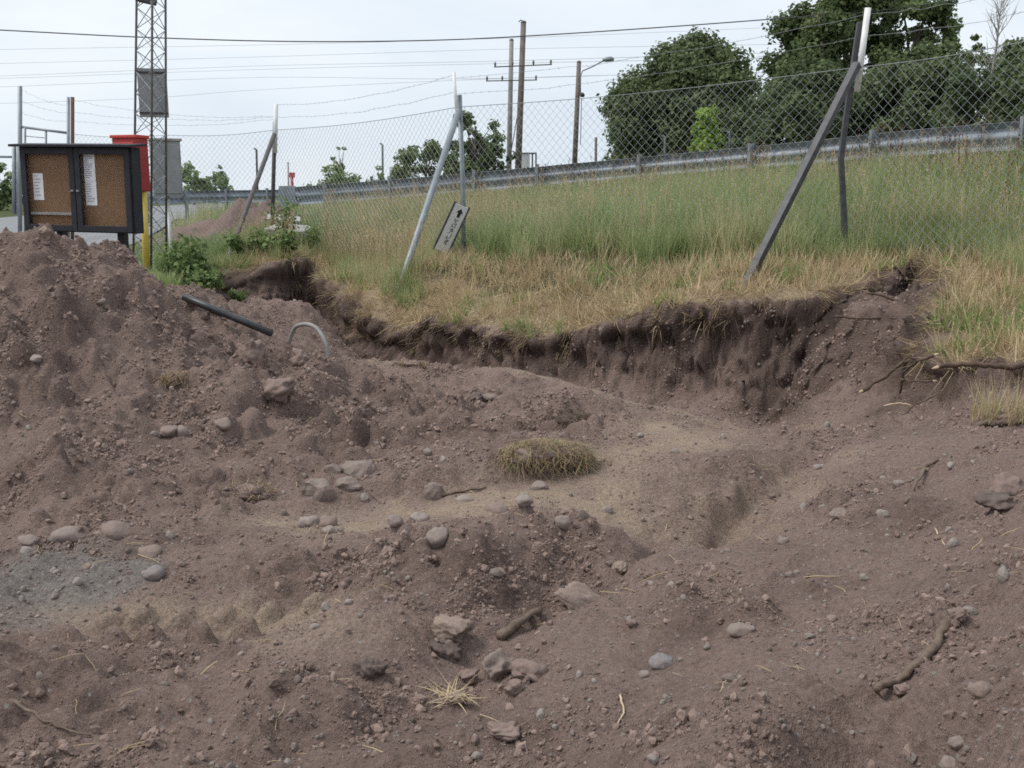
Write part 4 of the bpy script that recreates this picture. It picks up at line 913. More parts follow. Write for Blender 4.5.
def bank_pts(n, x0, x1, y0, y1):
    return x0 + (x1 - x0) * RS.rand(n), y0 + (y1 - y0) * RS.rand(n)
def rail_side(x, y):                   # metres on the near side of the guardrail
    d = np.full(x.shape, 1e9); sg_ = np.ones(x.shape)
    for i in range(0, len(RC) - 1, 2):
        a, c = RC[i], RC[min(i + 2, len(RC) - 1)]; L2 = (c.x - a.x) ** 2 + (c.y - a.y) ** 2
        t = np.clip(((x - a.x) * (c.x - a.x) + (y - a.y) * (c.y - a.y)) / L2, 0, 1); ex, ey = x - a.x - t * (c.x - a.x), y - a.y - t * (c.y - a.y)
        dd = np.hypot(ex, ey); s = np.sign((c.x - a.x) * ey - (c.y - a.y) * ex); m = dd < d; d = np.where(m, dd, d); sg_ = np.where(m, s, sg_)
    return d * sg_
inview = lambda x, y: (np.abs(x) < .56 * y + .6)
def fence_side(x, y):                  # metres behind the fence line (negative in front of it)
    d = np.full(x.shape, 1e9); sg_ = np.ones(x.shape); q = [(b_.x, b_.y) for b_ in bots[2:]]
    for (ax, ay), (cx, cy) in zip(q[:-1], q[1:]):
        L2 = (cx - ax) ** 2 + (cy - ay) ** 2; t = np.clip(((x - ax) * (cx - ax) + (y - ay) * (cy - ay)) / L2, 0, 1); ex, ey = x - ax - t * (cx - ax), y - ay - t * (cy - ay)
        dd = np.hypot(ex, ey); s = np.sign((cx - ax) * ey - (cy - ay) * ex); m = dd < d; d = np.where(m, dd, d); sg_ = np.where(m, s, sg_)
    return d * sg_
def tall_mask(x, y):
    e = bil(dE, x, y); cut = .95 + .45 * sstep(4, 1, x) + .35 * fbm(x / .7, y / .7, 2, 211)
    sx = 512 + x / y * FPX * 1.018; shown = (sx > 430) & (sx < 474) & (fence_side(x, y) < .15); fd = np.where(shown, -9, fence_side(x, y) + .3 * sstep(2.8, 4.2, x)); cut = np.where(x < -1.2, .22, .45); ok = (fd > -.42 + .3 * fbm(x / .6, y / .6, 2, 212)) | ((x < -1.2) & ~shown)
    return inview(x, y) & (e > cut) & ok & ~((sx > 262) & (sx < 318) & (y > 16.8) & (y < 19.8)) & (rail_side(x, y) > -.45) & ((y - 18.9) < (x + 4.1) * 2.0) & (bil(heapm, x, y) < .3)
x, y = bank_pts(42000, -4.6, 9, 7, 21); m = tall_mask(x, y); x, y = x[m], y[m]
k = RS.rand(len(x)) < np.clip(1.25 - .022 * y, .3, 1); x, y = x[k], y[k]; n = len(x)
pale = sstep(-.1, .5, fbm(x / 1.1, y / 1.1, 2, 213) + .55 * sstep(1.5, -2.2, x) - .18)
ed = bil(dE, x, y); sc_ = .74 * (.74 + .42 * RS.rand(n)) * (.66 + .34 * sstep(.6, 1.6, ed)) * (1 + .18 * fbm(x / .8, y / .8, 2, 215)) * (.95 + .05 * sstep(-4, 2, x))
ti = np.where(RS.rand(n) < pale * .75, RS.randint(6, 10, n), RS.randint(0, 6, n))
rot = np.stack([RS.normal(0, .10, n), RS.normal(0, .10, n), RS.rand(n) * 6.28], -1)
scatter('tall_grass', to_pts(x, y, 0), rot, sc_, ti, [tuft('grass', 11, .36, .86, .08, .26, .0135, 1.0, 500 + k) for k in range(6)] + [tuft('grass_pale', 11, .38, .86, .08, .28, .0115, 1.0, 520 + k) for k in range(4)], 'tall green meadow grass covering the bank under the fence', 'grass')
k = RS.rand(n) < .10 + .10 * sstep(1.5, -1.5, x); xs_, ys_ = x[k], y[k]; n2 = len(xs_)
scatter('grass_seed_heads', to_pts(xs_ + .03, ys_, 0), np.stack([RS.normal(0, .1, n2), RS.normal(0, .1, n2), RS.rand(n2) * 6.28], -1), .55 + .3 * RS.rand(n2), RS.randint(0, 4, n2), [seedhead('straw', 540 + k) for k in range(4)], 'pale seed heads standing above the tall grass', 'grass')
x2, y2 = bank_pts(9000, -4.6, 9, 7, 21); rsd = rail_side(x2, y2); k = tall_mask(x2, y2) & (rsd < 1.3) & (RS.rand(len(x2)) < .22 * sstep(-2.5, .5, x2)); x2, y2 = x2[k], y2[k]; n2 = len(x2)
scatter('dock_stalks', to_pts(x2, y2, 0), np.stack([RS.normal(0, .1, n2), RS.normal(0, .1, n2), RS.rand(n2) * 6.28], -1), .62 + .3 * RS.rand(n2), RS.randint(0, 4, n2), [seedhead('dock', 550 + k, 2, (.8, 1.1), True) for k in range(4)], 'reddish brown dock stalks in front of the guardrail', 'weeds')
# short dry grass on the ledge of the bank
x, y = bank_pts(60000, -5.2, 7, 6, 17); e = bil(dE, x, y)
m = inview(x, y) & (e > -.02) & (e < 1.75 + .4 * sstep(4, 1, x)) & (bil(ZB, x, y) - bil(ZN, x, y) > .1) & (RS.rand(len(x)) < .62 * sstep(2.2, .9, e) * (.45 + .55 * sstep(-.5, .2, fbm(x / .45, y / .45, 3, 221)))); x, y = x[m], y[m]; n = len(x); e = bil(dE, x, y)
gp_ = np.clip(sstep(.1, .6, fbm(x / .8, y / .8, 3, 223)) * .55 + .75 * gauss(x, y, P(985, 330, 7.7), .55, .5) + .25 * gauss(x, y, P(700, 290, 10.3), .6, .4), 0, 1)
ti = np.where(RS.rand(n) < gp_ * .75, RS.randint(8, 11, n), np.where(RS.rand(n) < .30, RS.randint(5, 8, n), RS.randint(0, 5, n)))
nzx, nzy = -(bil(Z, x + .1, y) - bil(Z, x - .1, y)) / .2, -(bil(Z, x, y + .1) - bil(Z, x, y - .1)) / .2
rot = np.stack([np.clip(-nzy, -.6, .6) + RS.normal(0, .22, n), np.clip(nzx, -.6, .6) + RS.normal(0, .22, n), RS.rand(n) * 6.28], -1)
scatter('dry_grass', to_pts(x, y, 0), rot, .6 + .6 * RS.rand(n), ti, [tuft('straw', 10, .12, .30, .08, .85, .0085, .9, 560 + k) for k in range(5)] + [tuft('straw_dark', 10, .08, .25, .08, .85, .0085, 1.0, 570 + k) for k in range(3)] + [tuft('grass_fresh', 11, .10, .24, .06, .4, .009, .8, 580 + k) for k in range(3)], 'short dry straw-coloured grass on the ledge above the cut', 'grass')
# thatch and rootlets hanging over the cut edge
pts, rts, scs, ids = [], [], [], []
for i in range(3, len(EX) - 3):
    a, c = EX[i], EX[i + 1]; L = math.hypot(*(c - a)); nn = int(L * 85)
    for _ in range(nn):
        t = random.random(); px_, py_ = a + (c - a) * t; tx, ty = (c - a) / L; nx_, ny_ = ty, -tx
        if edge_dist(np.array([px_ + nx_ * .1]), np.array([py_ + ny_ * .1]))[0] > 0: nx_, ny_ = -nx_, -ny_
        off = random.uniform(-.12, .14); X, Yy = px_ + nx_ * off, py_ + ny_ * off
        if bil(ZB, X, Yy)[0] - bil(ZN, X, Yy)[0] < .12 or random.random() > .35 + .9 * float(fbm(np.array([X / .35]), np.array([Yy / .35]), 2, 231)[0]): continue
        e0 = bil(dE, X, Yy)[0]
        z = bil(Z, X, Yy)[0]; az = math.atan2(ny_, nx_); hang = random.uniform(1.3, 2.7)
        q = Quaternion((0, 0, 1), az) @ Quaternion((0, 1, 0), hang) @ Quaternion((0, 0, 1), random.uniform(0, 6.28))
        pts.append((bil(VX, X, Yy)[0], bil(VY, X, Yy)[0], z + .01)); rts.append(tuple(q.to_euler())); scs.append(random.uniform(.45, 1.15)); ids.append(random.choice((0, 0, 1, 2, 3, 4, 5)))
scatter('hanging_thatch', pts, rts, scs, ids, [tuft('straw', 14, .10, .30, .06, .4, .005, .8, 590), tuft('straw_dark', 16, .10, .32, .07, .4, .0055, .9, 591), tuft('straw_dark', 16, .10, .26, .08, .5, .005, .9, 592), tuft('rootlet', 16, .12, .36, .07, .35, .0045, 1.2, 593), tuft('rootlet', 14, .10, .30, .07, .4, .004, 1.4, 594), tuft('rootlet', 18, .06, .2, .08, .5, .004, 1.4, 595)], 'dry thatch and rootlets hanging over the cut edge of the bank', 'thatch')
# sods thrown on the heaps: each a clump of earth with grass on it
def sod(px, py, wpx, hpx, label, seed, nb, mats, hmin=.08, hmax=.24, lean=.8, down=.9, az0=None):
    q = HIT(px, py + hpx * .3); d = q.y; w, h = wpx * d / FPX / 2, hpx * d / FPX / 2; rr = random.Random(seed)
    t = empty('grass_sod', q, label, 'sod'); v = clod_verts(seed) * np.array([w * .85, w * .5, h * .6])
    MB().add((v + np.array([q.x, q.y + w * .3, q.z + h * .25])).tolist(), ICO4[1]).build('earth', 'earth', t, smooth=True)
    for mi, (mname, share) in enumerate(mats):
        b = MB()
        for _ in range(int(nb * share)):
            a, u = rr.uniform(0, 6.28), rr.uniform(-.2, 1) ; r = math.sqrt(max(0, 1 - u * u)); base = Vector((q.x + w * .95 * r * math.cos(a), q.y + w * .3 + w * .57 * r * math.sin(a), q.z + h * .25 + h * .76 * u))
            blade(b, base, rr.uniform(hmin, hmax), rr.gauss(down, .3), rr.gauss(az0, .75) if az0 is not None else rr.uniform(0, 6.28) if rr.random() < .6 else a + rr.gauss(0, .7), rr.uniform(.003, .006), rr.uniform(-.3, .5), rr.random() * .75)
        o = b.build('grass', mname, t); o['kind'] = 'stuff'
sod(546, 452, 104, 50, 'large grass sod with matted dry grass on the middle mound', 1, 1300, [('straw_dark', .3), ('sod_straw', .62), ('grass', .08)], .05, .2, .9, 1.75, R(-75))
sod(566, 416, 52, 34, 'dark rooty sod just above the large grass sod on the middle mound', 7, 420, [('rootlet', .6), ('sod_straw', .4)], .05, .16, .9, 1.6, R(-60))
sod(181, 377, 46, 24, 'small dry grass sod halfway up the left heap', 2, 500, [('straw_dark', .4), ('sod_straw', .6)], .05, .12, .9, 1.7, R(-95))
sod(455, 702, 36, 18, 'small straw tuft in the crease near the bottom', 3, 45, [('straw', 1.0)], .05, .12, .9, 1.3)
sod(245, 491, 62, 28, 'dark earthy sod at the foot of the left heap', 4, 260, [('rootlet', .6), ('straw_dark', .4)], .03, .09, .9, 1.5)
sod(410, 363, 40, 10, 'dry grass sod on the rim in front of the trench', 5, 200, [('straw_dark', .5), ('sod_straw', .5)], .06, .16, .9, 1.6, R(-100))
sod(1004, 418, 60, 26, 'sod with straw-like stalks at the right edge below the bank', 6, 260, [('straw', .7), ('grass_pale', .3)], .12, .34, .5, .4)
# loose straws over the soil
x, y = terrain_scatter(1500, lambda x, y: (1 - bil(onbank, x, y)) * (.2 + .8 * sstep(0, .6, fbm(x / .8, y / .8, 2, 241))), 2.2, 10.5, 1.1); n = len(x)
def straw_src(seed):
    rr = random.Random(seed); b = MB(); b.tube([(-.05, 0, 0), (-.015, rr.uniform(-.008, .008), .005), (.02, rr.uniform(-.008, .008), .003), (.055, 0, 0)], [.0012, .0016, .0014, .0008], 4, tint=rr.random()); return b.build('straw', 'straw', link=False)
scatter('loose_straw', to_pts(x, y, .008), np.stack([RS.normal(0, .25, n), RS.normal(0, .25, n), RS.rand(n) * 6.28], -1), .35 + .9 * RS.rand(n) ** 2, RS.randint(0, 3, n), [straw_src(600 + k) for k in range(3)], 'single straws and rootlets lying on the soil', 'straw')
# ------------------------------------------------------------------ trees and shrubs
def leaf_cloud(centers, radii, per, size, seed, flat=.75):
    """leaf-sized folded faces spread through clumps; returns verts, faces, tint"""
    rs = np.random.RandomState(seed); V, T = [], []
    tot = 0
    for c, r in zip(centers, radii):
        n = max(6, int(per * (r ** 2))); d = rs.normal(0, 1, (n, 3)); d /= np.linalg.norm(d, axis=1)[:, None]
        rr = r * np.clip(np.abs(rs.normal(.72, .30, n)), 0, 1.25); p = np.array(c) + d * rr[:, None] * np.array([1, 1, flat])
        nrm = d * .7 + rs.normal(0, .6, (n, 3)) + np.array([0, 0, .45]); nrm /= np.linalg.norm(nrm, axis=1)[:, None]
        t = np.cross(nrm, rs.normal(0, 1, (n, 3))); t /= np.linalg.norm(t, axis=1)[:, None]; s = np.cross(nrm, t)
        L = size * (.6 + .8 * rs.rand(n))[:, None]; W = L * .36; fold = nrm * L * .16
        V.append(np.stack([p - t * L * .5, p + s * W + fold, p + t * L * .5, p - s * W + fold], 1)); ct = rs.rand() * .45
        T.append(np.repeat(np.clip(ct + rs.rand(n) * .55, 0, 1), 4)); tot += n
    V = np.concatenate(V).reshape(-1, 3); T = np.concatenate(T); F = np.arange(tot * 4).reshape(-1, 4); return V, F, T
def make_tree(name, base, h, w, label, cat, mat, seed, trunk_h=.22, nclump=60, per=900, leaf=.16, shape='round', bark='bark', group=None, depth=None, squash=.8):
    rr = random.Random(seed); base = Vector(base); t = empty(name, base, label, cat, group); depth = depth or w
    ch = h * (1 - trunk_h); cz = base.z + h * trunk_h + ch * .5; cen, rad, tips = [], [], []
    for _ in range(nclump):
        u = rr.uniform(-1, 1); a = rr.uniform(0, 6.283); s = math.sqrt(1 - u * u)
        if shape == 'round': k = rr.uniform(.55, 1.0) ** .8; taper = 1
        elif shape == 'cone': k = rr.uniform(.45, 1.0); taper = 1.0 - .72 * (u * .5 + .5); s = rr.uniform(.5, 1)
        elif shape == 'dome': k = rr.uniform(.6, 1.0); taper = 1.12 - .62 * (u * .5 + .5); s = max(s, .75 if u < 0 else s)
        else: k = rr.uniform(.35, 1.0); taper = 1
        f = 1 + .16 * math.sin(a * 3 + seed) + .1 * math.sin(a * 5 + u * 4 + seed * 2)
        p = Vector((base.x + math.cos(a) * s * k * w * .5 * taper * f, base.y + math.sin(a) * s * k * depth * .5 * taper * f, cz + u * k * ch * .5))
        cen.append(p); rad.append(min(w, ch) * rr.uniform(.07, .15)); tips.append(p)
    V, F, T = leaf_cloud(cen, rad, per, leaf, seed, squash); me = np_mesh('crown', V, F, mat, dict(tint=T), smooth=False)
    o = bpy.data.objects.new('crown', me); COL.objects.link(o); o.parent = t; o.matrix_parent_inverse = t.matrix_basis.inverted()
    b = MB(); top = Vector((base.x + rr.uniform(-.1, .1) * w * .3, base.y, base.z + h * .78)); r0 = max(.03, h * .022)
    spine = [base - Vector((0, 0, .2)), base + (top - base) * .33 + Vector((rr.uniform(-.1, .1), 0, 0)), base + (top - base) * .66, top]; b.tube(spine, [r0 * 1.2, r0, r0 * .6, r0 * .25], 8)
    o = b.build('trunk', bark, t, smooth=True); b = MB()
    for p in tips[:min(26, nclump)]:
        f = rr.uniform(.25, .8); s0 = base + (top - base) * f; s0 = Vector((s0.x, s0.y, min(s0.z, p.z - .02 * h))) if p.z > base.z + .15 * h else s0
        b.tube([s0, (s0 + p) / 2 + Vector((0, 0, .04 * h)), p], [r0 * .42, r0 * .28, r0 * .08], 5, cap=False)
    q = b.build('limbs', bark, t, smooth=True); q['kind'] = 'stuff'; return t
def at(px, Y): q = P(px, 200, Y); return (q[0], Y, H(q[0], Y))
def px_h(py, px, Y): return P(px, py, Y)[2] - at(px, Y)[2]
def tree_px(name, x0, x1, ytop, Y, label, mat, seed, **kw):
    cx = (x0 + x1) / 2; make_tree(name, at(cx, Y), px_h(ytop, cx, Y), (x1 - x0) * Y / FPX, label, kw.pop('cat', 'tree'), mat, seed, **kw)
tree_px('round_tree', 612, 770, 40, 38, 'big round dark green tree behind the guardrail right of the street lamp', 'leaf_dark', 11, trunk_h=.03, nclump=210, per=1500, leaf=.15, shape='dome')
tree_px('broadleaf_tree', 772, 905, -34, 46, 'tall bright green tree with a utility pole before it', 'leaf_mid', 12, trunk_h=.12, nclump=110, per=1000, leaf=.2)
tree_px('broadleaf_tree', 862, 948, -22, 47, 'tall tree just behind the top of the bent white-sleeved post', 'leaf_mid', 13, trunk_h=.15, nclump=80, per=1000, leaf=.2)
tree_px('shrub', 738, 870, 66, 31, 'wide leafy shrub right of the big round tree', 'leaf_dark', 14, trunk_h=.02, nclump=80, per=1500, leaf=.13, cat='shrub', group='shrubs beyond the road')
tree_px('shrub', 845, 965, 48, 30, 'large grey-green shrub behind the bent fence post', 'leaf_dark', 15, trunk_h=.02, nclump=90, per=1500, leaf=.13, cat='shrub', group='shrubs beyond the road')
tree_px('shrub', 925, 1050, 66, 27, 'shrub beside the bare birch at the right', 'leaf_dark', 16, trunk_h=.02, nclump=80, per=1700, leaf=.12, cat='shrub', group='shrubs beyond the road')
tree_px('dark_tree', 985, 1110, 14, 33, 'dark tree at the right edge of the picture', 'leaf_dark', 17, trunk_h=.04, nclump=80, per=1300, leaf=.16)
tree_px('broadleaf_tree', 936, 990, 26, 44, 'slim tree rising left of the bare birch', 'leaf_mid', 18, trunk_h=.1, nclump=46, per=1200, leaf=.17)
tree_px('shrub', 1010, 1150, 60, 24, 'shrub cut off by the right edge behind the guardrail', 'leaf_dark', 27, trunk_h=.02, nclump=60, per=1700, leaf=.12, cat='shrub', group='shrubs beyond the road')
tree_px('young_tree', 678, 728, 110, 27, 'small lime green conical tree in front of the big round tree', 'leaf_lime', 19, trunk_h=.02, nclump=130, per=3600, leaf=.085, shape='cone')
tree_px('broadleaf_tree', 442, 508, 106, 40, 'open crowned tree beside the two utility poles', 'leaf_mid', 20, trunk_h=.08, nclump=46, per=1000, leaf=.17, shape='open')
tree_px('shrub', 394, 460, 136, 41, 'low spreading shrub behind the middle brace of the fence', 'leaf_mid', 21, trunk_h=.04, nclump=40, per=1100, leaf=.17, cat='shrub')
tree_px('shrub', 312, 362, 164, 29, 'low shrub above the guardrail end', 'leaf_weed', 22, trunk_h=.02, nclump=40, per=2200, leaf=.1, cat='shrub', shape='open')
tree_px('young_tree', 331, 352, 142, 30, 'thin sapling standing out of the low shrub', 'leaf_weed', 23, trunk_h=.2, nclump=14, per=3000, leaf=.11, shape='open')
tree_px('shrub', 366, 392, 158, 33, 'wispy pale shrub between the sapling and the white truck', 'leaf_weed', 24, trunk_h=.05, nclump=18, per=1500, leaf=.1, cat='shrub', shape='open')
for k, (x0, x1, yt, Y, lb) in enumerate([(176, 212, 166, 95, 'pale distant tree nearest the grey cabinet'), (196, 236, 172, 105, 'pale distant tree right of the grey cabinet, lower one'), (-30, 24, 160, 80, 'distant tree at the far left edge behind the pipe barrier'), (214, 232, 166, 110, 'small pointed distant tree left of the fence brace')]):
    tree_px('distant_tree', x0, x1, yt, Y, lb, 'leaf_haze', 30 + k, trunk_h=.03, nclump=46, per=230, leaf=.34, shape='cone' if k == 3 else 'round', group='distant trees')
# weeds by the mast and trench
def weed(px, py, Y, hpx, wpx, label, seed, leaf=.075, n=26, mat='leaf_weed'):
    q = P(px, py, Y); base = Vector((q[0], Y, H(q[0], Y))); rr = random.Random(seed); h, w = hpx * Y / FPX, wpx * Y / FPX; t = empty('weed', base, label, 'weed', 'weeds by the trench')
    b = MB(); cen = []
    for _ in range(7):
        tip = base + Vector((rr.uniform(-.5, .5) * w, rr.uniform(-.4, .4) * w, h * rr.uniform(.55, 1))); mid = (base + tip) / 2 + Vector((0, 0, .1 * h)); b.tube([base - Vector((0, 0, .05)), mid, tip], [.008, .006, .003], 5, tint=.3)
        cen += [mid, tip, (mid + tip) / 2]
    b.build('stems', 'leaf_weed', t, smooth=True); V, F, T = leaf_cloud(cen, [h * .26] * len(cen), n * .8 / (h * .26) ** 2, leaf, seed)
    me = np_mesh('leaves', V, F, mat, dict(tint=T), False); o = bpy.data.objects.new('leaves', me); COL.objects.link(o); o.parent = t; o.matrix_parent_inverse = t.matrix_basis.inverted()
weed(190, 272, 15.2, 56, 40, 'tall leafy green weed right of the lattice mast', 1, .10, 40)
weed(168, 268, 15.6, 34, 30, 'weed growing at the foot of the lattice mast', 2)
weed(208, 280, 14.6, 30, 34, 'low weed left of the rusty brace foot', 3)
weed(246, 262, 16.3, 30, 30, 'leafy weed between the rusty brace and its post', 4)
weed(268, 262, 16.2, 26, 28, 'low weed above the dark overhang of the trench end', 5)
weed(283, 240, 17.6, 52, 24, 'tall thin weed just right of the farthest braced post', 6, .06)
weed(292, 268, 15.9, 24, 20, 'small weed drooping into the deep trench end', 7)
weed(130, 272, 14.5, 26, 26, 'weed behind the notice board leg', 8)
weed(310, 250, 17.0, 30, 26, 'small weed in front of the larger concrete slab', 9, .05)
weed(236, 284, 14.8, 16, 22, 'tiny weed on the bare soil below the rusty brace', 10, .05)
# rough grass on the ground round the mast
x, y = bank_pts(26000, -8.5, -3.0, 12.0, 24); sx = 512 + x / y * FPX * 1.018; m = inview(x, y) & (bil(veg, x, y) > .5) & (bil(heapm, x, y) < .25) & ~((sx > 262) & (sx < 312) & (y > 16.8) & (y < 19.8)) & ~tall_mask(x, y) & (bil(dE, x, y) > -3.5); x, y = x[m], y[m]; n = len(x); k = RS.rand(n) < .7; x, y = x[k], y[k]; n = len(x)
scatter('rough_grass', to_pts(x, y, 0), np.stack([RS.normal(0, .15, n), RS.normal(0, .15, n), RS.rand(n) * 6.28], -1), .4 + .7 * RS.rand(n), RS.randint(0, 6, n), [tuft('grass', 12, .14, .36, .07, .3, .009, .9, 700 + k) for k in range(3)] + [tuft('grass_fresh', 12, .12, .30, .07, .35, .009, .9, 710 + k) for k in range(2)] + [tuft('grass_pale', 12, .14, .36, .07, .3, .008, .9, 715)], 'rough green grass round the lattice mast and distant soil heap', 'grass')
# verge beyond the roads
x = RS.uniform(-22, 30, 16000); y = RS.uniform(20, 60, 16000); m = inview(x, y) & (x > -8.4 - (y - 25) * .18) & ((rail_side(x, y) < -7.3) | ((x < -4.4) & (x > -8.9 - (y - 25) * .18) & (y > 24))); x, y = x[m], y[m]; n = len(x)
scatter('verge_grass', to_pts(x, y, 0), np.stack([RS.normal(0, .12, n), RS.normal(0, .12, n), RS.rand(n) * 6.28], -1), .7 + .7 * RS.rand(n), RS.randint(0, 4, n), [tuft('grass', 14, .25, .6, .2, .25, .02, .7, 720 + k, 3) for k in range(2)] + [tuft('grass_pale', 14, .25, .65, .2, .25, .018, .7, 725 + k, 3) for k in range(2)], 'long verge grass beyond the guardrail and road', 'grass')
# bare birch
bb = Vector(at(980, 34)); hb = px_h(-8, 980, 34); t = empty('bare_birch', bb, 'leafless pale birch among the shrubs at the right', 'tree'); rr = random.Random(4)
tp = bb + Vector((.15, 0, hb)); MB().tube([bb, bb + (tp - bb) * .4 + Vector((-.08, 0, 0)), bb + (tp - bb) * .75, tp], [.075, .055, .03, .008], 8).build('trunk', 'bark_pale', t, smooth=True)
b = MB()
for _ in range(46):
    f = rr.uniform(.35, .97); s0 = bb + (tp - bb) * f; L = (1.05 - f) * rr.uniform(.9, 2.2) + .25; a = rr.uniform(0, 6.28); e = s0 + Vector((math.cos(a) * L * .6, math.sin(a) * L * .6, L * .9)); m_ = (s0 + e) / 2 + Vector((0, 0, -.05)); b.tube([s0, m_, e], [.016, .011, .004], 4, cap=False)
    for _ in range(3):
        g0 = s0 + (e - s0) * rr.uniform(.3, .9); b.tube([g0, g0 + Vector((rr.gauss(0, .25), rr.gauss(0, .25), rr.uniform(.1, .5)))], [.008, .003], 3, cap=False)
o = b.build('twigs', 'bark_pale', t); o['kind'] = 'stuff'
# ------------------------------------------------------------------ utility poles, lamp and lines
def upole(name, x0, y0, x1, y1, Y, r, mat, label, arms=()):
    lo, hi = Vector(P(x0, y0, Y)), Vector(P(x1, y1, Y)); d = hi - lo; lo = lo - d * ((lo.z - H(lo.x, lo.y) + .2) / d.z)
    t = empty(name, (lo.x, lo.y, H(lo.x, lo.y)), label, 'pole'); MB().tube([lo, (lo + hi) / 2, hi], [r, r * .88, r * .75], 12).build('shaft', mat, t, smooth=True)
    b = MB(); b.tube([hi - Vector((0, 0, .02)), hi + Vector((0, 0, .05))], [r * .85, r * .5], 10); b.build('cap', 'dark_steel', t)
    return t, lo, hi
u1, l1, h1 = upole('utility_pole', 518.5, 158, 523.5, 22, 44, .155, 'wood_pole', 'taller brown utility pole, right one of the pair behind the road')
u2, l2, h2 = upole('utility_pole', 509, 165, 511.5, 40, 46, .13, 'pole_grey', 'shorter grey utility pole, left one of the pair behind the road')
def arm(parent, xa, ya, xb, yb, Y, w=.06):
    a, c = Vector(P(xa, ya, Y)), Vector(P(xb, yb, Y)); o = MB().tube([a, c], w * .5, 4).build('crossarm', 'rust_steel', parent)
    for f in (.02, .32, .68, .98): p = a + (c - a) * f; MB().tube([p, p + Vector((0, 0, .09)), p + Vector((0, 0, .16)), p + Vector((0, 0, .2))], [.02, .05, .045, .02], 8).build('insulator', 'wood_pole', o, smooth=True)
arm(u1, 494, 67, 552, 64.5, 43.8); arm(u2, 486, 81, 537, 80, 45.8)
MB().tube([h1 + Vector((0, 0, .02)), h1 + Vector((-.12, 0, .08)), h1 + Vector((-.2, 0, .0))], .022, 6).build('bracket', 'dark_steel', u1)
MB().tube([P(511, 152, 45.9), P(517, 118, 44.1)], .02, 6).build('stay_rod', 'dark_steel', u2)
u3, l3, h3 = upole('utility_pole', 825, 76, 820.5, 14, 44, .14, 'wood_pole', 'utility pole with a short crossarm in front of the tall right tree')
arm(u3, 812, 17, 832, 15.5, 43.85, .09)
sl, lo, hi = upole('street_lamp', 574.5, 166, 579, 62, 42, .12, 'wood_pole', 'street lamp on a dark pole left of the big round tree'); sl['category'] = 'lamp'
p0, p1 = Vector(P(580.5, 76, 41.8)), Vector(P(604, 60.5, 41.8)); MB().tube([p0 - Vector((0, 0, .7)), p0, p0 + Vector((.08, 0, .2)), p0 + (p1 - p0) * .5 + Vector((0, 0, .06)), p1], .028, 8).build('arm', 'galv', sl, smooth=True)
b = MB(); lp = Vector(P(608.5, 59.5, 41.8)); b.tube([lp - Vector((.24, 0, .03)), lp - Vector((.1, 0, 0)), lp + Vector((.12, 0, .02)), lp + Vector((.22, 0, .0))], [.05, .10, .10, .05], 10); b.build('lamp_head', 'galv', sl, smooth=True)
b = MB(); bp_ = Vector(P(582, 95, 41.7)); b.tube([bp_ + Vector((-.08, 0, .1)), bp_, bp_ + Vector((.1, 0, -.04))], [.03, .11, .05], 8); b.build('side_fitting', 'dark_steel', sl, smooth=True)
MB().tube([P(581.5, 98, 41.8), P(580.5, 145, 41.8)], .018, 6).build('conduit', 'galv', sl)
def line(pts, r, mat, label):
    ctr = [Vector(P(*p)) for p in pts]; out = []; m = len(ctr) - 1
    for i in range(49):
        t = i / 48 * m; k = min(int(t), m - 1); f = t - k; q0, q1, q2, q3 = ctr[max(k - 1, 0)], ctr[k], ctr[k + 1], ctr[min(k + 2, m)]
        out.append(.5 * ((2 * q1) + (q2 - q0) * f + (2 * q0 - 5 * q1 + 4 * q2 - q3) * f * f + (3 * q1 - q0 - 3 * q2 + q3) * f ** 3))
    return tag(MB().tube(out, r, 5, cap=False).build('power_line', mat, smooth=True), label, 'cable', 'overhead lines')
line([(-120, 24, 40), (0, 30, 40.5), (150, 37.5, 41), (300, 41.5, 41.5), (440, 40, 42), (560, 34, 42.5), (700, 24.5, 43), (818, 15.5, 43.9)], .024, 'cable', 'thick dark cable sagging across the whole sky')
line([(824, 15.5, 43.9), (900, 8, 43.5), (1100, -22, 43)], .02, 'cable', 'dark cable running from the right utility pole out of frame')
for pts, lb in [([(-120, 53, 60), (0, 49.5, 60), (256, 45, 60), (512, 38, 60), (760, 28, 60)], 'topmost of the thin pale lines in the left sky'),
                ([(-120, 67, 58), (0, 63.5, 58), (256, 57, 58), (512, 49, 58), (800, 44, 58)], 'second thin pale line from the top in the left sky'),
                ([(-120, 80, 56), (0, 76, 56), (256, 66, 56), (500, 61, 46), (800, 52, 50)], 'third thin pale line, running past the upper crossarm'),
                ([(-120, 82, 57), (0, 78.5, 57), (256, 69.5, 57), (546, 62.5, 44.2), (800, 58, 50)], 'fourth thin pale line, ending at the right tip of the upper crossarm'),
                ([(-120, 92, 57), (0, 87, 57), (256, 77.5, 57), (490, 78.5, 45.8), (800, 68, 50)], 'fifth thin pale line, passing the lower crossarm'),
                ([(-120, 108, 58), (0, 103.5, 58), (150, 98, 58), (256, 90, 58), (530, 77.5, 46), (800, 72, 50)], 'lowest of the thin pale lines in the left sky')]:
    line(pts, .008, 'cable_pale', lb)
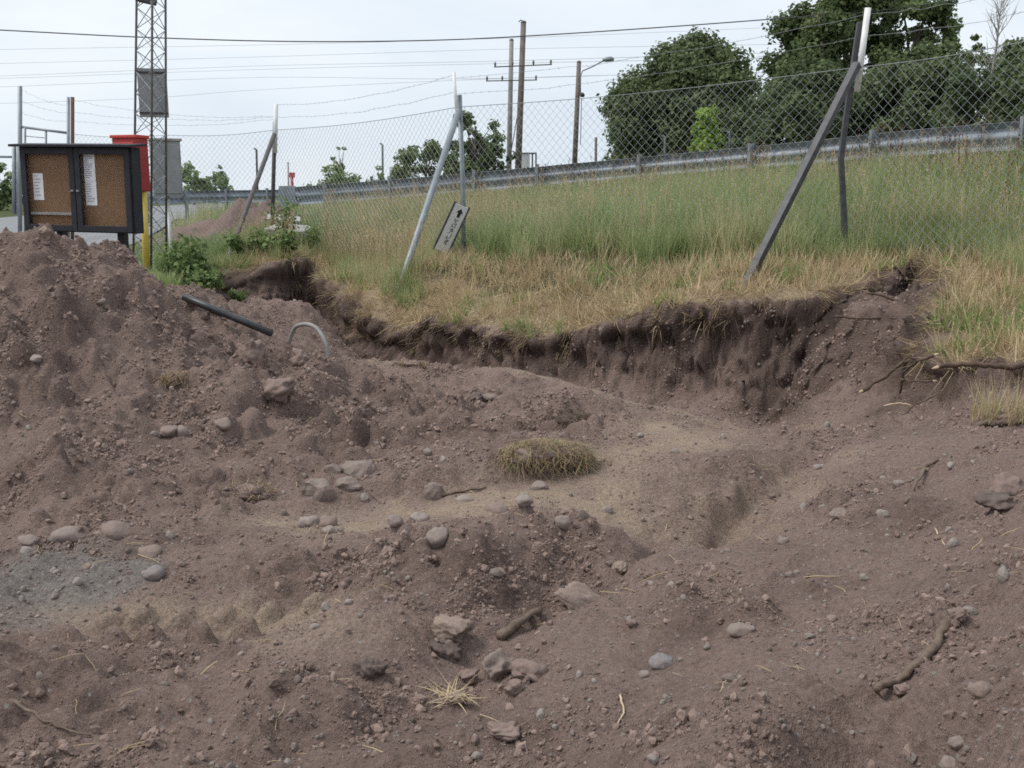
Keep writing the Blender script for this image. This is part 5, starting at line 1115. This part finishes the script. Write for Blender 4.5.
# ------------------------------------------------------------------ small far things
def thin_post(px, y0, y1, Y, r, label, bend=0, mat='galv', kind='fence_post', cat='post'):
    a, c = Vector(P(px, y1, Y)), Vector(P(px, y0, Y)); a.z = H(a.x, a.y) - .1; pts = [a, c] + ([c + Vector((bend, 0, abs(bend) * .7))] if bend else [])
    t = empty(kind, (a.x, a.y, a.z + .1), label, cat); MB().tube(pts, r, 8).build('shaft', mat, t, smooth=True); MB().tube([pts[-1], pts[-1] + Vector((0, 0, .02))], r * 1.15, 8).build('cap', mat, t)
thin_post(664.5, 137, 158, 31, .04, 'thin angled post left of the lime green tree', -.05); thin_post(729.5, 133, 156, 31, .04, 'thin angled post right of the lime green tree', -.07)
thin_post(256.5, 150, 182, 34, .035, 'thin post beyond the distant guardrail left of the braced post', -.06, 'rust_steel'); thin_post(382.5, 145, 178, 48, .05, 'thin lamp-like post left of the white truck', -.1); thin_post(288, 163, 184, 34, .03, 'short thin post left of the red marker'); thin_post(596, 138, 165, 44, .06, 'dark post right of the street lamp', 0, 'wood_pole')
mp = Vector(P(292, 183, 33)); mk = empty('marker_post', (mp.x, mp.y, H(mp.x, mp.y)), 'small red marker post behind the guardrail end', 'post')
MB().tube([(mp.x, mp.y, H(mp.x, mp.y) - .1), (mp.x, mp.y, P(292, 176, 33)[2])], .05, 8).build('shaft', 'red_dark', mk, smooth=True); b = MB(); b.box(P(292, 175, 33), (.18, .08, .16)); b.build('head', 'red', mk, bevel=.01)
# white truck
ty = 80; tv = Vector(P(404, 180, ty)); tg = H(tv.x, ty); top = P(404, 167, ty)[2]; tr = empty('box_truck', (tv.x, ty, tg), 'white box truck with a blue mark seen over the grass', 'truck')
b = MB(); bh = top - tg - .75; b.box((tv.x, ty, tg + .75 + bh / 2), (1.85, 3.6, bh)); b.build('cargo_box', 'van_white', tr, bevel=.03)
b = MB(); b.box((tv.x, ty + 2.6, tg + 1.25), (1.75, 1.5, 1.5)); b.build('cab', 'van_white', tr, bevel=.12)
b = MB(); b.box((tv.x, ty + .4, tg + .62), (1.5, 5.2, .2)); b.build('chassis', 'dark_steel', tr)
b = MB(); b.box((tv.x - .35, ty - 1.812, top - .65), (.62, .02, .62)); b.build('blue_mark', 'van_blue', tr)
for dx in (-.78, .78):
    for dy in (-1.1, 2.5):
        o = MB().tube([(tv.x + dx - .1, ty + dy, tg + .38), (tv.x + dx + .1, ty + dy, tg + .38)], .38, 16).build('wheel', 'rubber', tr, smooth=False)
# white kiosk by the poles
ky = 48; kv = Vector(P(527, 168, ky)); kg = H(kv.x, ky); kt = P(527, 154, ky)[2]; ks = empty('utility_cabinet', (kv.x, ky, kg), 'white cabinet with dark uprights at the foot of the utility poles', 'cabinet')
b = MB(); b.box((kv.x - .15, ky, (kg + kt) / 2), (.55, .5, kt - kg)); b.build('housing', 'van_white', ks, bevel=.02); b = MB(); b.box((kv.x - .1, ky, kt + .03), (1.1, .6, .06)); b.build('roof', 'pole_grey', ks, bevel=.01)
for dx in (.25, .42): b = MB(); b.box((kv.x + dx, ky, (kg + kt) / 2), (.07, .07, kt - kg - .01)); b.build('upright', 'wood_pole', ks)
# scrap of white paper on the ledge
q = HIT(583, 256); v = rock_verts(ICO2[0], 9, 8, .3) * np.array([.06, .05, .035]); o = MB().add(v.tolist(), ICO2[1]).build('crumpled_paper', 'paper', smooth=False); o.location = q + Vector((0, 0, .05)); tag(o, 'scrap of crumpled white paper on the dry grass ledge', 'litter')
